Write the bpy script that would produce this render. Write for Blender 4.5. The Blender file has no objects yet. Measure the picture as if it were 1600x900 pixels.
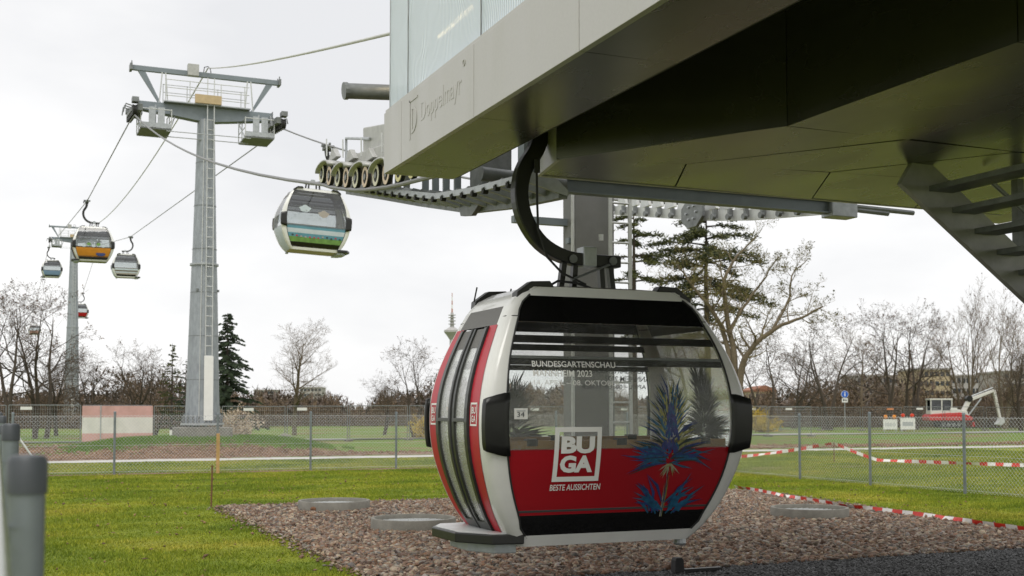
import bpy, math, random
import numpy as np
from mathutils import Vector, Matrix

# ------------------------------------------------------------------ camera, sky, sun, exposure
S = bpy.context.scene
C = S.collection
TH = math.radians(23.1); PT = math.radians(2.8); FPX = 1840.0
cam = bpy.data.cameras.new('camera'); camo = bpy.data.objects.new('camera', cam); C.objects.link(camo)
camo.location = (0, 0, 1.8); camo.rotation_euler = (math.pi/2 + PT, 0, -TH)
cam.sensor_width = 36; cam.lens = FPX*36/1600; cam.shift_y = 100/1600
cam.clip_start = .1; cam.clip_end = 6000
cam.dof.use_dof = True; cam.dof.focus_distance = 10.0; cam.dof.aperture_fstop = 4.5
S.camera = camo
S.view_settings.view_transform = 'Standard'; S.view_settings.look = 'None'
S.view_settings.exposure = 0.36; S.view_settings.gamma = 1; S.view_settings.use_curve_mapping = False

SUN_EL, SUN_AZ = 58.0, 205.0       # overcast: only a broad soft glow behind the cloud, high behind the camera
W = bpy.data.worlds.new('World'); S.world = W; W.use_nodes = True
nt = W.node_tree; nt.nodes.clear()
def wn(t, **k):
    n = nt.nodes.new(t)
    for a, b in k.items(): setattr(n, a, b)
    return n
sky = wn('ShaderNodeTexSky', sky_type='NISHITA', sun_disc=False)
sky.sun_elevation = math.radians(SUN_EL); sky.sun_rotation = math.radians(SUN_AZ)
tc = wn('ShaderNodeTexCoord')
mp = wn('ShaderNodeMapping'); mp.inputs['Scale'].default_value = (1, 1, 2.6); mp.inputs['Location'].default_value = (.6, .2, .1)
no = wn('ShaderNodeTexNoise'); no.inputs['Scale'].default_value = 1.7; no.inputs['Detail'].default_value = 6; no.inputs['Roughness'].default_value = .5
rp = wn('ShaderNodeValToRGB')
rp.color_ramp.elements[0].position = .36; rp.color_ramp.elements[0].color = (.66, .665, .68, 1)
rp.color_ramp.elements[1].position = .56; rp.color_ramp.elements[1].color = (.86, .855, .85, 1)
sc_ = wn('ShaderNodeVectorMath', operation='SCALE'); sc_.inputs['Scale'].default_value = .1
mx = wn('ShaderNodeMix', data_type='RGBA'); mx.inputs['Factor'].default_value = .97
bg = wn('ShaderNodeBackground'); bg.inputs['Strength'].default_value = 1.0
out = wn('ShaderNodeOutputWorld')
L = nt.links.new
L(tc.outputs['Generated'], mp.inputs['Vector']); L(mp.outputs['Vector'], no.inputs['Vector']); L(no.outputs['Fac'], rp.inputs['Fac'])
L(sky.outputs['Color'], sc_.inputs[0]); L(sc_.outputs['Vector'], mx.inputs['A']); L(rp.outputs['Color'], mx.inputs['B'])
L(mx.outputs['Result'], bg.inputs['Color']); L(bg.outputs['Background'], out.inputs['Surface'])
sun = bpy.data.lights.new('sun', 'SUN'); sun.energy = 1.5; sun.angle = math.radians(35); sun.color = (1, .97, .92)
suno = bpy.data.objects.new('sun', sun); C.objects.link(suno)
suno.rotation_euler = (math.radians(90 - SUN_EL), 0, math.radians(180 - SUN_AZ))
suno.location = (0, 0, 60)

# ------------------------------------------------------------------ helpers
_R = Vector((math.cos(TH), -math.sin(TH), 0)); _F = Vector((math.sin(TH)*math.cos(PT), math.cos(TH)*math.cos(PT), math.sin(PT))); _U = _R.cross(_F)
EYE = Vector((0, 0, 1.8))
def P(px, py, X=None, Y=None, Z=None, D=None):
    """a surveyed point of the place: sight line through a pixel cut with a known plane"""
    d = _F + (px-800)/FPX*_R - (py-550)/FPX*_U
    if X is not None: t = X/d.x
    elif Y is not None: t = Y/d.y
    elif Z is not None: t = (Z-1.8)/d.z
    else: t = D
    return EYE + d*t

class MB:
    def __init__(s): s.v = []; s.f = []; s.mi = []
    def add(s, vs, fs, m=0):
        b = len(s.v); s.v += [tuple(v) for v in vs]; s.f += [tuple(i+b for i in f) for f in fs]; s.mi += [m]*len(fs); return s
    def box(s, c, d, rot=None, m=0):
        x, y, z = d[0]/2, d[1]/2, d[2]/2
        vs = [Vector((a, b, e)) for e in (-z, z) for b in (-y, y) for a in (-x, x)]
        if rot is not None: vs = [rot @ v for v in vs]
        c = Vector(c)
        return s.add([v+c for v in vs], [(0,2,3,1),(4,5,7,6),(0,1,5,4),(2,6,7,3),(0,4,6,2),(1,3,7,5)], m)
    def b2(s, a, b, m=0):
        return s.box([(a[i]+b[i])/2 for i in range(3)], [abs(b[i]-a[i]) for i in range(3)], None, m)
    def beam(s, a, b, w, h, up=(0,0,1), m=0, w2=None, h2=None):
        a, b = Vector(a), Vector(b); d = (b-a).normalized(); u = Vector(up)
        r = d.cross(u)
        if r.length < 1e-4: r = d.cross(Vector((1,0,0)))
        r.normalize(); u = r.cross(d); w2 = w2 or w; h2 = h2 or h
        vs = [a+r*w/2*i+u*h/2*j for i, j in ((-1,-1),(1,-1),(1,1),(-1,1))] + [b+r*w2/2*i+u*h2/2*j for i, j in ((-1,-1),(1,-1),(1,1),(-1,1))]
        return s.add(vs, [(3,2,1,0),(4,5,6,7),(0,1,5,4),(1,2,6,5),(2,3,7,6),(3,0,4,7)], m)
    def tube(s, pts, r, n=8, caps=True, m=0):
        pts = [Vector(p) for p in pts]; k = len(pts); rs = r if hasattr(r, '__len__') else [r]*k
        vs = []; u = None
        for i in range(k):
            d = (pts[min(i+1,k-1)]-pts[max(i-1,0)]).normalized()
            if u is None:
                u = d.cross(Vector((0,0,1)))
                if u.length < .1: u = d.cross(Vector((1,0,0)))
            u = (u - d*u.dot(d)).normalized(); w = d.cross(u)
            for j in range(n):
                a = 2*math.pi*j/n; vs.append(pts[i]+(u*math.cos(a)+w*math.sin(a))*rs[i])
        fs = [(i*n+j, i*n+(j+1)%n, (i+1)*n+(j+1)%n, (i+1)*n+j) for i in range(k-1) for j in range(n)]
        if caps: fs += [tuple(range(n-1,-1,-1)), tuple(range((k-1)*n, k*n))]
        return s.add(vs, fs, m)
    def lathe(s, c, prof, n=24, axis='z', m=0, caps=True):
        c = Vector(c); vs = []
        for r, h in prof:
            for j in range(n):
                a = 2*math.pi*j/n; x, y = r*math.cos(a), r*math.sin(a)
                vs.append(c + (Vector((x,y,h)) if axis == 'z' else Vector((h,x,y)) if axis == 'x' else Vector((y,h,x))))
        k = len(prof)
        fs = [(i*n+j, i*n+(j+1)%n, (i+1)*n+(j+1)%n, (i+1)*n+j) for i in range(k-1) for j in range(n)]
        if caps: fs += [tuple(range(n-1,-1,-1)), tuple(range((k-1)*n, k*n))]
        return s.add(vs, fs, m)
    def prism(s, poly, a0, a1, axis='y', m=0):
        g = {'x': lambda p, a: (a, p[0], p[1]), 'y': lambda p, a: (p[0], a, p[1]), 'z': lambda p, a: (p[0], p[1], a)}[axis]
        n = len(poly)
        return s.add([g(p, a0) for p in poly]+[g(p, a1) for p in poly],
                     [tuple(range(n-1,-1,-1)), tuple(range(n,2*n))]+[(i,(i+1)%n,(i+1)%n+n,i+n) for i in range(n)], m)
    def grid(s, rows, m=0):
        n = len(rows[0]); vs = [p for r in rows for p in r]
        return s.add(vs, [(i*n+j, i*n+j+1, (i+1)*n+j+1, (i+1)*n+j) for i in range(len(rows)-1) for j in range(n-1)], m)
    def mesh(s, name, mats):
        me = bpy.data.meshes.new(name); me.from_pydata(s.v, [], s.f)
        for a in (mats if isinstance(mats, (list, tuple)) else [mats]): me.materials.append(M[a])
        if any(s.mi): me.polygons.foreach_set('material_index', s.mi)
        me.validate(); me.update(); return me
    def build(s, name, mats, parent=None, world=False, smooth=False, bevel=0, fixn=True):
        if world and parent is not None:
            o = Vector((0,0,0)); q = parent
            while q is not None: o += q.location; q = q.parent
            s.v = [(v[0]-o.x, v[1]-o.y, v[2]-o.z) for v in s.v]
        me = s.mesh(name, mats)
        if fixn:
            import bmesh
            bm = bmesh.new(); bm.from_mesh(me); bmesh.ops.recalc_face_normals(bm, faces=bm.faces); bm.to_mesh(me); bm.free()
        if smooth:
            me.polygons.foreach_set('use_smooth', [True]*len(me.polygons))
            try: me.set_sharp_from_angle(angle=math.radians(35))
            except Exception: pass
        o = bpy.data.objects.new(name, me); C.objects.link(o)
        if parent is not None: o.parent = parent
        if bevel:
            b = o.modifiers.new('bevel', 'BEVEL'); b.width = bevel; b.segments = 2; b.limit_method = 'ANGLE'; b.angle_limit = math.radians(40)
        return o
def tag(o, label, cat, group=None, kind=None):
    o['label'] = label
    if cat: o['category'] = cat
    if group: o['group'] = group
    if kind: o['kind'] = kind
    return o
def thing(name, label, cat, loc=(0,0,0), rz=0, group=None):
    o = bpy.data.objects.new(name, None); C.objects.link(o); o.location = loc; o.rotation_euler = (0,0,rz); o.empty_display_size = .2
    return tag(o, label, cat, group)
def kids(o): return [c for c in bpy.data.objects if c.parent == o]
def copy_tree(o, loc=None, rz=None, label=None, parent=None):
    c = o.copy(); C.objects.link(c); c.parent = parent
    if loc is not None: c.location = loc
    if rz is not None: c.rotation_euler = (0,0,rz)
    if label: c['label'] = label
    for k in kids(o): copy_tree(k, parent=c)
    return c
def struct(mb, name, mats, **k):
    o = mb.build(name, mats, **k); o['kind'] = 'structure'; return o
def herm(xs, ys):
    """smooth monotone-ish interpolation through a table"""
    xs = np.array(xs, float); ys = np.array(ys, float); d = np.gradient(ys, xs)
    def f(x):
        x = min(max(x, xs[0]), xs[-1]); i = min(int(np.searchsorted(xs, x, side='right'))-1, len(xs)-2); i = max(i, 0)
        h = xs[i+1]-xs[i]; t = (x-xs[i])/h
        return float((2*t**3-3*t*t+1)*ys[i]+(t**3-2*t*t+t)*h*d[i]+(-2*t**3+3*t*t)*ys[i+1]+(t**3-t*t)*h*d[i+1])
    return f
def fast_mesh(name, verts, tris, mat, smooth=False):
    """big triangle soups from numpy"""
    me = bpy.data.meshes.new(name); nv, nf = len(verts), len(tris)
    me.vertices.add(nv); me.vertices.foreach_set('co', np.asarray(verts, np.float32).ravel())
    me.loops.add(nf*3); me.loops.foreach_set('vertex_index', np.asarray(tris, np.int32).ravel())
    me.polygons.add(nf); me.polygons.foreach_set('loop_start', np.arange(0, nf*3, 3, dtype=np.int32))
    me.update(calc_edges=True); me.materials.append(M[mat]); me.validate()
    o = bpy.data.objects.new(name, me); C.objects.link(o); return o
def text_mesh(s, size, thick=0.0, extrude=0.0, spacing=1.0):
    cu = bpy.data.curves.new('t', 'FONT'); cu.body = s; cu.size = size; cu.offset = thick; cu.extrude = extrude; cu.space_character = spacing; cu.resolution_u = 3
    o = bpy.data.objects.new('t', cu); C.objects.link(o)
    dg = bpy.context.evaluated_depsgraph_get(); me = bpy.data.meshes.new_from_object(o.evaluated_get(dg))
    v = [tuple(q.co) for q in me.vertices]; f = [tuple(q.vertices) for q in me.polygons]
    bpy.data.objects.remove(o); bpy.data.curves.remove(cu); bpy.data.meshes.remove(me)
    return v, f
def fit_text(s, w, h, thick=0.0, extrude=0.0):
    """letters as a mesh scaled into a w by h box that starts at 0,0"""
    v, f = text_mesh(s, 1.0, thick, extrude)
    a = np.array(v); lo, hi = a.min(0), a.max(0)
    a[:, 0] = (a[:, 0]-lo[0])/(hi[0]-lo[0])*w; a[:, 1] = (a[:, 1]-lo[1])/(hi[1]-lo[1])*h
    return a.tolist(), f

# ------------------------------------------------------------------ materials
M = {}
def newmat(name):
    m = bpy.data.materials.new(name); m.use_nodes = True; M[name] = m; t = m.node_tree; t.nodes.clear()
    def n(ty, **k):
        q = t.nodes.new(ty)
        for a, b in k.items():
            if a.startswith('i_'): q.inputs[a[2:].replace('_', ' ')].default_value = b
            else: setattr(q, a, b)
        return q
    return m, n, t.links.new
def ramp(n, stops):
    r = n('ShaderNodeValToRGB'); e = r.color_ramp.elements
    while len(e) < len(stops): e.new(.5)
    for q, (p, c) in zip(e, stops): q.position = p; q.color = (*c, 1)
    return r
def pm(name, col, rough=.5, metal=0, var=.12, scale=3, bump=0, bscale=60, coat=0, col2=None, island=False, spec=.5, stretch=None, trans=0):
    m, n, l = newmat(name)
    o = n('ShaderNodeOutputMaterial'); b = n('ShaderNodeBsdfPrincipled'); l(b.outputs[0], o.inputs[0])
    b.inputs['Roughness'].default_value = rough; b.inputs['Metallic'].default_value = metal; b.inputs['Coat Weight'].default_value = coat; b.inputs['Coat Roughness'].default_value = .05
    b.inputs['Specular IOR Level'].default_value = spec
    g = n('ShaderNodeNewGeometry'); src = g.outputs['Position']
    if stretch:
        mp = n('ShaderNodeMapping'); mp.inputs['Scale'].default_value = stretch; l(src, mp.inputs['Vector']); src = mp.outputs['Vector']
    t = n('ShaderNodeTexNoise', i_Scale=scale, i_Detail=8, i_Roughness=.62); l(src, t.inputs['Vector'])
    c2 = col2 or tuple(x*(1-var) for x in col); c1 = tuple(min(1, x*(1+var)) for x in col) if not col2 else col
    r = ramp(n, [(.3, c2), (.7, c1)])
    if island:
        a = n('ShaderNodeMath', operation='MULTIPLY_ADD'); a.inputs[1].default_value = .6; l(g.outputs['Random Per Island'], a.inputs[0])
        q = n('ShaderNodeMath', operation='MULTIPLY'); q.inputs[1].default_value = .4; l(t.outputs['Fac'], q.inputs[0]); l(q.outputs[0], a.inputs[2]); l(a.outputs[0], r.inputs['Fac'])
    else: l(t.outputs['Fac'], r.inputs['Fac'])
    l(r.outputs['Color'], b.inputs['Base Color'])
    if bump:
        t2 = n('ShaderNodeTexNoise', i_Scale=bscale, i_Detail=4); l(src, t2.inputs['Vector'])
        u = n('ShaderNodeBump', i_Strength=bump, i_Distance=.02); l(t2.outputs['Fac'], u.inputs['Height']); l(u.outputs[0], b.inputs['Normal'])
    if trans:
        tr = n('ShaderNodeBsdfTranslucent'); l(r.outputs['Color'], tr.inputs['Color'])
        mxs = n('ShaderNodeMixShader', i_Fac=trans); l(b.outputs[0], mxs.inputs[1]); l(tr.outputs[0], mxs.inputs[2]); l(mxs.outputs[0], o.inputs[0])
    return m
def glass(name, tint, film=0.0, filmcol=(.5,.5,.5), drops=False, f0=.04, rough=.02):
    """thin pane: tinted see-through plus a mirror share that grows at grazing angles; drops = rain spatter"""
    m, n, l = newmat(name)
    o = n('ShaderNodeOutputMaterial'); tr = n('ShaderNodeBsdfTransparent'); tr.inputs['Color'].default_value = (*tint, 1)
    gl = n('ShaderNodeBsdfGlossy'); gl.inputs['Roughness'].default_value = rough; gl.inputs['Color'].default_value = (1,1,1,1)
    fr = n('ShaderNodeFresnel', i_IOR=1.5); mr = n('ShaderNodeMath', operation='MULTIPLY_ADD'); mr.inputs[1].default_value = .85; mr.inputs[2].default_value = f0-.04
    mr.use_clamp = True; l(fr.outputs[0], mr.inputs[0])
    ms = n('ShaderNodeMixShader'); l(mr.outputs[0], ms.inputs['Fac']); l(tr.outputs[0], ms.inputs[1]); l(gl.outputs[0], ms.inputs[2]); last = ms.outputs[0]
    if film or drops:
        df = n('ShaderNodeBsdfDiffuse'); df.inputs['Color'].default_value = (*filmcol, 1)
        m2 = n('ShaderNodeMixShader', i_Fac=film); l(last, m2.inputs[1]); l(df.outputs[0], m2.inputs[2]); last = m2.outputs[0]
        if drops:
            g = n('ShaderNodeNewGeometry'); v = n('ShaderNodeTexVoronoi', i_Scale=95.0); v.inputs['Randomness'].default_value = 1; l(g.outputs['Position'], v.inputs['Vector'])
            t = n('ShaderNodeTexNoise', i_Scale=2.5, i_Detail=3); l(g.outputs['Position'], t.inputs['Vector'])
            q = n('ShaderNodeMath', operation='LESS_THAN'); q.inputs[1].default_value = .34; l(v.outputs['Distance'], q.inputs[0])
            k = n('ShaderNodeMapRange'); k.inputs['From Min'].default_value = .38; k.inputs['From Max'].default_value = .62; k.inputs['To Min'].default_value = .03; k.inputs['To Max'].default_value = .30
            l(t.outputs['Fac'], k.inputs['Value'])
            w = n('ShaderNodeMath', operation='MULTIPLY'); l(q.outputs[0], w.inputs[0]); l(k.outputs[0], w.inputs[1])
            w2 = n('ShaderNodeMath', operation='ADD'); w2.inputs[1].default_value = film; l(w.outputs[0], w2.inputs[0]); l(w2.outputs[0], m2.inputs['Fac'])
            b = n('ShaderNodeBump', i_Strength=.25, i_Distance=.01); l(v.outputs['Distance'], b.inputs['Height']); l(b.outputs[0], gl.inputs['Normal']); 
    l(last, o.inputs[0]); return m
def emis(name, col, st):
    m, n, l = newmat(name); o = n('ShaderNodeOutputMaterial'); e = n('ShaderNodeEmission'); e.inputs['Color'].default_value = (*col,1); e.inputs['Strength'].default_value = st; l(e.outputs[0], o.inputs[0])

pm('fascia', (.47,.46,.435), .36, .35, .03, 40, .05, 260)
pm('soffit', (.18,.18,.165), .25, .8, .05, 1.2, .012, 2)
pm('joint', (.015,.015,.015), .8)
pm('dark_inner', (.05,.05,.045), .6)
pm('galv', (.40,.42,.43), .42, .55, .16, 9)
pm('galv_dark', (.20,.21,.21), .5, .5, .25, 7)
pm('galv_light', (.56,.57,.56), .45, .3, .1, 9)
pm('stringer', (.50,.50,.47), .55, .25, .4, 2.2, col2=(.27,.27,.25))
pm('bluegrey', (.20,.23,.25), .45, .2, .1, 4)
pm('mast', (.31,.335,.36), .5, .35, .2, 7, stretch=(1,1,.35))
pm('column', (.17,.17,.165), .55, .1, .1, 3)
pm('black', (.012,.012,.011), .35, 0, .2, 9)
pm('rubber', (.02,.02,.02), .7, 0, .2, 20)
pm('white_paint', (.74,.735,.705), .25, 0, .06, 2.5, coat=.4)
pm('cast', (.42,.42,.40), .5, .3, .15, 6)
pm('red_gloss', (.34,.006,.012), .1, 0, .05, 2, coat=.8)
pm('red_film', (.46,.02,.035), .42, 0, .04, 2, coat=.1, spec=.3)
pm('black_gloss', (.006,.006,.006), .12, 0, .1, 2, coat=.5)
pm('grit', (.16,.155,.15), .7, 0, .5, 260)
pm('door_dark', (.035,.037,.032), .3, .2, .2, 4)
pm('letter', (.78,.77,.74), .5, 0, .02, 3)
pm('wood', (.32,.19,.07), .5, 0, .15, 8)
pm('stakewood', (.45,.28,.11), .7, 0, .2, 9)
pm('seat', (.05,.05,.05), .6)
pm('rope', (.25,.25,.25), .5, .5, .1, 9)
pm('comm', (.55,.55,.54), .6)
pm('yellow_ring', (.66,.60,.30), .6, 0, .15, 14)
pm('pink_ring', (.66,.52,.40), .6, 0, .15, 14)
pm('pale_ring', (.68,.65,.52), .6, 0, .15, 14)
pm('tan_box', (.50,.38,.22), .7, 0, .1, 5)
pm('concrete', (.21,.20,.17), .85, 0, .2, 6, .3, 40)
pm('lidgrey', (.40,.43,.435), .5, .2, .15, 9)
pm('rust', (.16,.075,.035), .8, 0, .3, 20)
pm('post_grey', (.20,.225,.24), .45, .5, .2, 5)
pm('cap_dark', (.055,.062,.07), .5, 0, .2, 8)
pm('wire', (.50,.51,.51), .5, .4, .1, 9)
pm('tape_red', (.62,.03,.015), .4, 0, .05, 9)
pm('tape_white', (.75,.73,.7), .4, 0, .05, 9)
pm('banner_red', (.55,.32,.29), .6, 0, .1, 2)
pm('banner_white', (.62,.60,.55), .6, 0, .08, 2)
pm('sign_white', (.7,.69,.66), .5, 0, .05, 3)
pm('sign_orange', (.55,.22,.10), .5)
pm('sign_blue', (.01,.10,.50), .4)
pm('lamp_amber', (.70,.24,.01), .3); pm('lamp_red', (.60,.05,.02), .3)
pm('ex_white', (.62,.61,.56), .4, 0, .08, 4); pm('ex_red', (.50,.02,.02), .35, 0, .1, 4)
pm('bark', (.062,.048,.035), .9, 0, .35, 12); pm('bark_pale', (.14,.11,.07), .9, 0, .3, 12)
pm('twig', (.072,.052,.036), .9, 0, .35, 4); pm('twig_pale', (.15,.108,.068), .9, 0, .3, 4); pm('twig_olive', (.17,.135,.05), .9, 0, .3, 4)
pm('bud', (.12,.075,.04), .9, 0, .4, 3, island=True)
pm('budolive', (.16,.15,.035), .8, 0, .4, 3, col2=(.07,.075,.02), island=True, trans=.2)
pm('spruce', (.05,.075,.035), .8, 0, .3, 3, col2=(.018,.03,.015), island=True, trans=.15)
pm('pine', (.10,.105,.025), .8, 0, .3, 3, col2=(.03,.045,.014), island=True, trans=.15)
pm('pine_dark', (.10,.105,.03), .8, 0, .3, 3, col2=(.02,.03,.012), island=True, trans=.15)
pm('blossom', (.58,.48,.36), .8, 0, .3, 3, col2=(.32,.24,.15), island=True, trans=.2)
pm('forsythia', (.60,.42,.02), .8, 0, .3, 3, col2=(.28,.20,.02), island=True, trans=.2)
pm('brush', (.18,.12,.065), .9, 0, .3, .12, col2=(.06,.042,.026), island=True)
pm('farwood', (.12,.085,.06), .9, 0, .3, .05, col2=(.06,.045,.035), island=True)
pm('bld_tan', (.42,.34,.22), .8, 0, .08, .5); pm('bld_grey', (.40,.38,.36), .8, 0, .08, .5); pm('bld_red', (.30,.13,.08), .8, 0, .1, .5); pm('bld_glass', (.05,.06,.07), .2)
pm('tv', (.40,.39,.38), .7); pm('tv_red', (.45,.22,.17), .7)
pm('soil', (.29,.18,.11), .95, 0, .3, 2.2, .8, 20, col2=(.12,.072,.042))
pm('path', (.50,.48,.45), .9, 0, .08, 2)
pm('asphalt_far', (.30,.29,.275), .9, 0, .1, 1)
pm('gravel_base', (.07,.045,.035), .95, 0, .4, 30, .6, 60)
pm('flower_blue', (.02,.04,.15), .4, 0, .5, 25); pm('flower_violet', (.05,.05,.17), .4, 0, .5, 30)
pm('flower_teal', (.015,.095,.18), .4, 0, .5, 25); pm('flower_olive', (.24,.23,.07), .4, 0, .5, 30); pm('flower_dark', (.02,.03,.03), .5)
pm('flower_pale', (.32,.30,.22), .4, 0, .4, 40)
pm('art_blue', (.10,.26,.33), .4, 0, .1, 3); pm('art_pale', (.50,.56,.60), .4, 0, .1, 3); pm('art_green', (.14,.27,.06), .5, 0, .3, 6)
pm('art_orange', (.60,.24,.02), .4, 0, .1, 3); pm('art_tan', (.36,.32,.28), .5); pm('art_skyblue', (.20,.30,.45), .4, 0, .1, 2); pm('under', (.40,.36,.22), .6)
pm('dark_stone', (.035,.035,.035), .6, 0, .5, 3, col2=(.085,.085,.085), island=True)
glass('glass_clear', (.97,.98,.97), .01, (.8,.8,.79), drops=True)
glass('glass_tint', (.93,.93,.92), .01, (.45,.45,.45), drops=True)
glass('glass_door', (.62,.64,.60), .24, (.85,.86,.84), drops=True, f0=.42)
glass('glass_far', (.86,.88,.88), .05, (.5,.5,.5), f0=.06)
glass('glass_fartint', (.45,.46,.47), .1, (.25,.25,.25), f0=.08)
glass('glass_cab', (.10,.14,.13), .2, (.05,.06,.06), f0=.1)
glass('decal_back', (.45,.45,.45), .4, (.05,.06,.05))
emis('lamp_warm', (1,.78,.45), 15.0)

# station glazing: milky sheet, wavering reflection lines painted into its colour and bump, lamps behind it show through
m, n, l = newmat('polycarb')
o = n('ShaderNodeOutputMaterial'); b = n('ShaderNodeBsdfPrincipled', i_Roughness=.22); b.inputs['Base Color'].default_value = (.50,.56,.60,1)
g = n('ShaderNodeNewGeometry'); mp_ = n('ShaderNodeMapping'); mp_.inputs['Scale'].default_value = (1,1,.02); l(g.outputs['Position'], mp_.inputs['Vector'])
nz = n('ShaderNodeTexNoise', i_Scale=1.1, i_Detail=2); l(g.outputs['Position'], nz.inputs['Vector'])
wv = n('ShaderNodeTexWave', i_Scale=9.0, i_Distortion=0.0); wv.bands_direction = 'Y'
ad = n('ShaderNodeVectorMath', operation='MULTIPLY_ADD'); ad.inputs[1].default_value = (.4,.4,.4); l(nz.outputs['Color'], ad.inputs[0]); l(g.outputs['Position'], ad.inputs[2]); l(ad.outputs[0], wv.inputs['Vector'])
bp = n('ShaderNodeBump', i_Strength=.35, i_Distance=.02); l(wv.outputs['Fac'], bp.inputs['Height']); l(bp.outputs[0], b.inputs['Normal'])
rr = ramp(n, [(.2, (.66,.75,.86)), (.8, (.84,.91,.98))]); l(wv.outputs['Fac'], rr.inputs['Fac']); l(rr.outputs['Color'], b.inputs['Base Color'])
tr = n('ShaderNodeBsdfTransparent'); ms = n('ShaderNodeMixShader', i_Fac=.90); l(tr.outputs[0], ms.inputs[1]); l(b.outputs[0], ms.inputs[2]); l(ms.outputs[0], o.inputs[0])

# cladding: uneven sheen and faint run-off streaks
for nm in ('soffit', 'fascia'):
    nt_ = M[nm].node_tree; bs = [q for q in nt_.nodes if q.type == 'BSDF_PRINCIPLED'][0]; ge = nt_.nodes.new('ShaderNodeNewGeometry'); mq = nt_.nodes.new('ShaderNodeMapping'); mq.inputs['Scale'].default_value = (3, 3, .35) if nm == 'fascia' else (1.2, .5, 1)
    nq = nt_.nodes.new('ShaderNodeTexNoise'); nq.inputs['Scale'].default_value = 1.3; nq.inputs['Detail'].default_value = 4; mr_ = nt_.nodes.new('ShaderNodeMapRange'); r0 = bs.inputs['Roughness'].default_value
    mr_.inputs['From Min'].default_value = .3; mr_.inputs['From Max'].default_value = .7; mr_.inputs['To Min'].default_value = r0*.85; mr_.inputs['To Max'].default_value = r0*1.3
    nt_.links.new(ge.outputs['Position'], mq.inputs['Vector']); nt_.links.new(mq.outputs['Vector'], nq.inputs['Vector']); nt_.links.new(nq.outputs['Fac'], mr_.inputs['Value']); nt_.links.new(mr_.outputs[0], bs.inputs['Roughness'])
    lk = bs.inputs['Base Color'].links[0]; mm = nt_.nodes.new('ShaderNodeMix'); mm.data_type = 'RGBA'; mm.blend_type = 'MULTIPLY'; mm.inputs['Factor'].default_value = .16; rr2 = nt_.nodes.new('ShaderNodeValToRGB')
    rr2.color_ramp.elements[0].position = .35; rr2.color_ramp.elements[0].color = (.72,.71,.68,1); rr2.color_ramp.elements[1].position = .6
    nt_.links.new(nq.outputs['Fac'], rr2.inputs['Fac']); nt_.links.new(lk.from_socket, mm.inputs['A']); nt_.links.new(rr2.outputs['Color'], mm.inputs['B']); nt_.links.new(mm.outputs['Result'], bs.inputs['Base Color'])

# gravel: every stone its own colour
def stone_mat(name, stops):
    m, n, l = newmat(name); o = n('ShaderNodeOutputMaterial'); b = n('ShaderNodeBsdfPrincipled', i_Roughness=.75); l(b.outputs[0], o.inputs[0])
    g = n('ShaderNodeNewGeometry'); r = ramp(n, stops); l(g.outputs['Random Per Island'], r.inputs['Fac'])
    t = n('ShaderNodeTexNoise', i_Scale=45.0, i_Detail=4); l(g.outputs['Position'], t.inputs['Vector'])
    x = n('ShaderNodeMix', data_type='RGBA', blend_type='MULTIPLY'); x.inputs['Factor'].default_value = .5; l(r.outputs['Color'], x.inputs['A']); l(t.outputs['Color'], x.inputs['B']); l(x.outputs['Result'], b.inputs['Base Color'])
stone_mat('gravel', [(0,(.06,.038,.027)),(.18,(.30,.165,.095)),(.34,(.13,.085,.06)),(.5,(.40,.265,.17)),(.64,(.19,.155,.125)),(.78,(.56,.44,.31)),(.9,(.11,.10,.09)),(1,(.50,.44,.37))])

# lawn: mown stripes, turf seams, dry flecks; far away meadow and bare soil
m, n, l = newmat('lawn')
o = n('ShaderNodeOutputMaterial'); b = n('ShaderNodeBsdfPrincipled', i_Roughness=.9); l(b.outputs[0], o.inputs[0]); b.inputs['Specular IOR Level'].default_value = .2
g = n('ShaderNodeNewGeometry')
t1 = n('ShaderNodeTexNoise', i_Scale=.35, i_Detail=6); t2 = n('ShaderNodeTexNoise', i_Scale=9.0, i_Detail=6, i_Roughness=.7); t3 = n('ShaderNodeTexNoise', i_Scale=70.0, i_Detail=3)
for t in (t1, t2, t3): l(g.outputs['Position'], t.inputs['Vector'])
r1 = ramp(n, [(.32,(.13,.18,.022)),(.46,(.20,.245,.024)),(.56,(.25,.275,.028)),(.7,(.34,.32,.05))]); l(t1.outputs['Fac'], r1.inputs['Fac'])
r2 = ramp(n, [(.3,(.65,.7,.6)),(.7,(1.2,1.15,1.0))]); l(t2.outputs['Fac'], r2.inputs['Fac'])
x1 = n('ShaderNodeMix', data_type='RGBA', blend_type='MULTIPLY'); x1.inputs['Factor'].default_value = 1; l(r1.outputs['Color'], x1.inputs['A']); l(r2.outputs['Color'], x1.inputs['B'])
br = n('ShaderNodeTexBrick'); br.inputs['Scale'].default_value = 1; br.inputs['Brick Width'].default_value = 2.5; br.inputs['Row Height'].default_value = .6; br.inputs['Mortar Size'].default_value = .012
br.inputs['Color1'].default_value = (1,1,1,1); br.inputs['Color2'].default_value = (.66,.75,.68,1); br.inputs['Mortar'].default_value = (.6,.62,.5,1)
l(g.outputs['Position'], br.inputs['Vector'])
x2 = n('ShaderNodeMix', data_type='RGBA', blend_type='MULTIPLY'); x2.inputs['Factor'].default_value = .8; l(x1.outputs['Result'], x2.inputs['A']); l(br.outputs['Color'], x2.inputs['B'])
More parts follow.
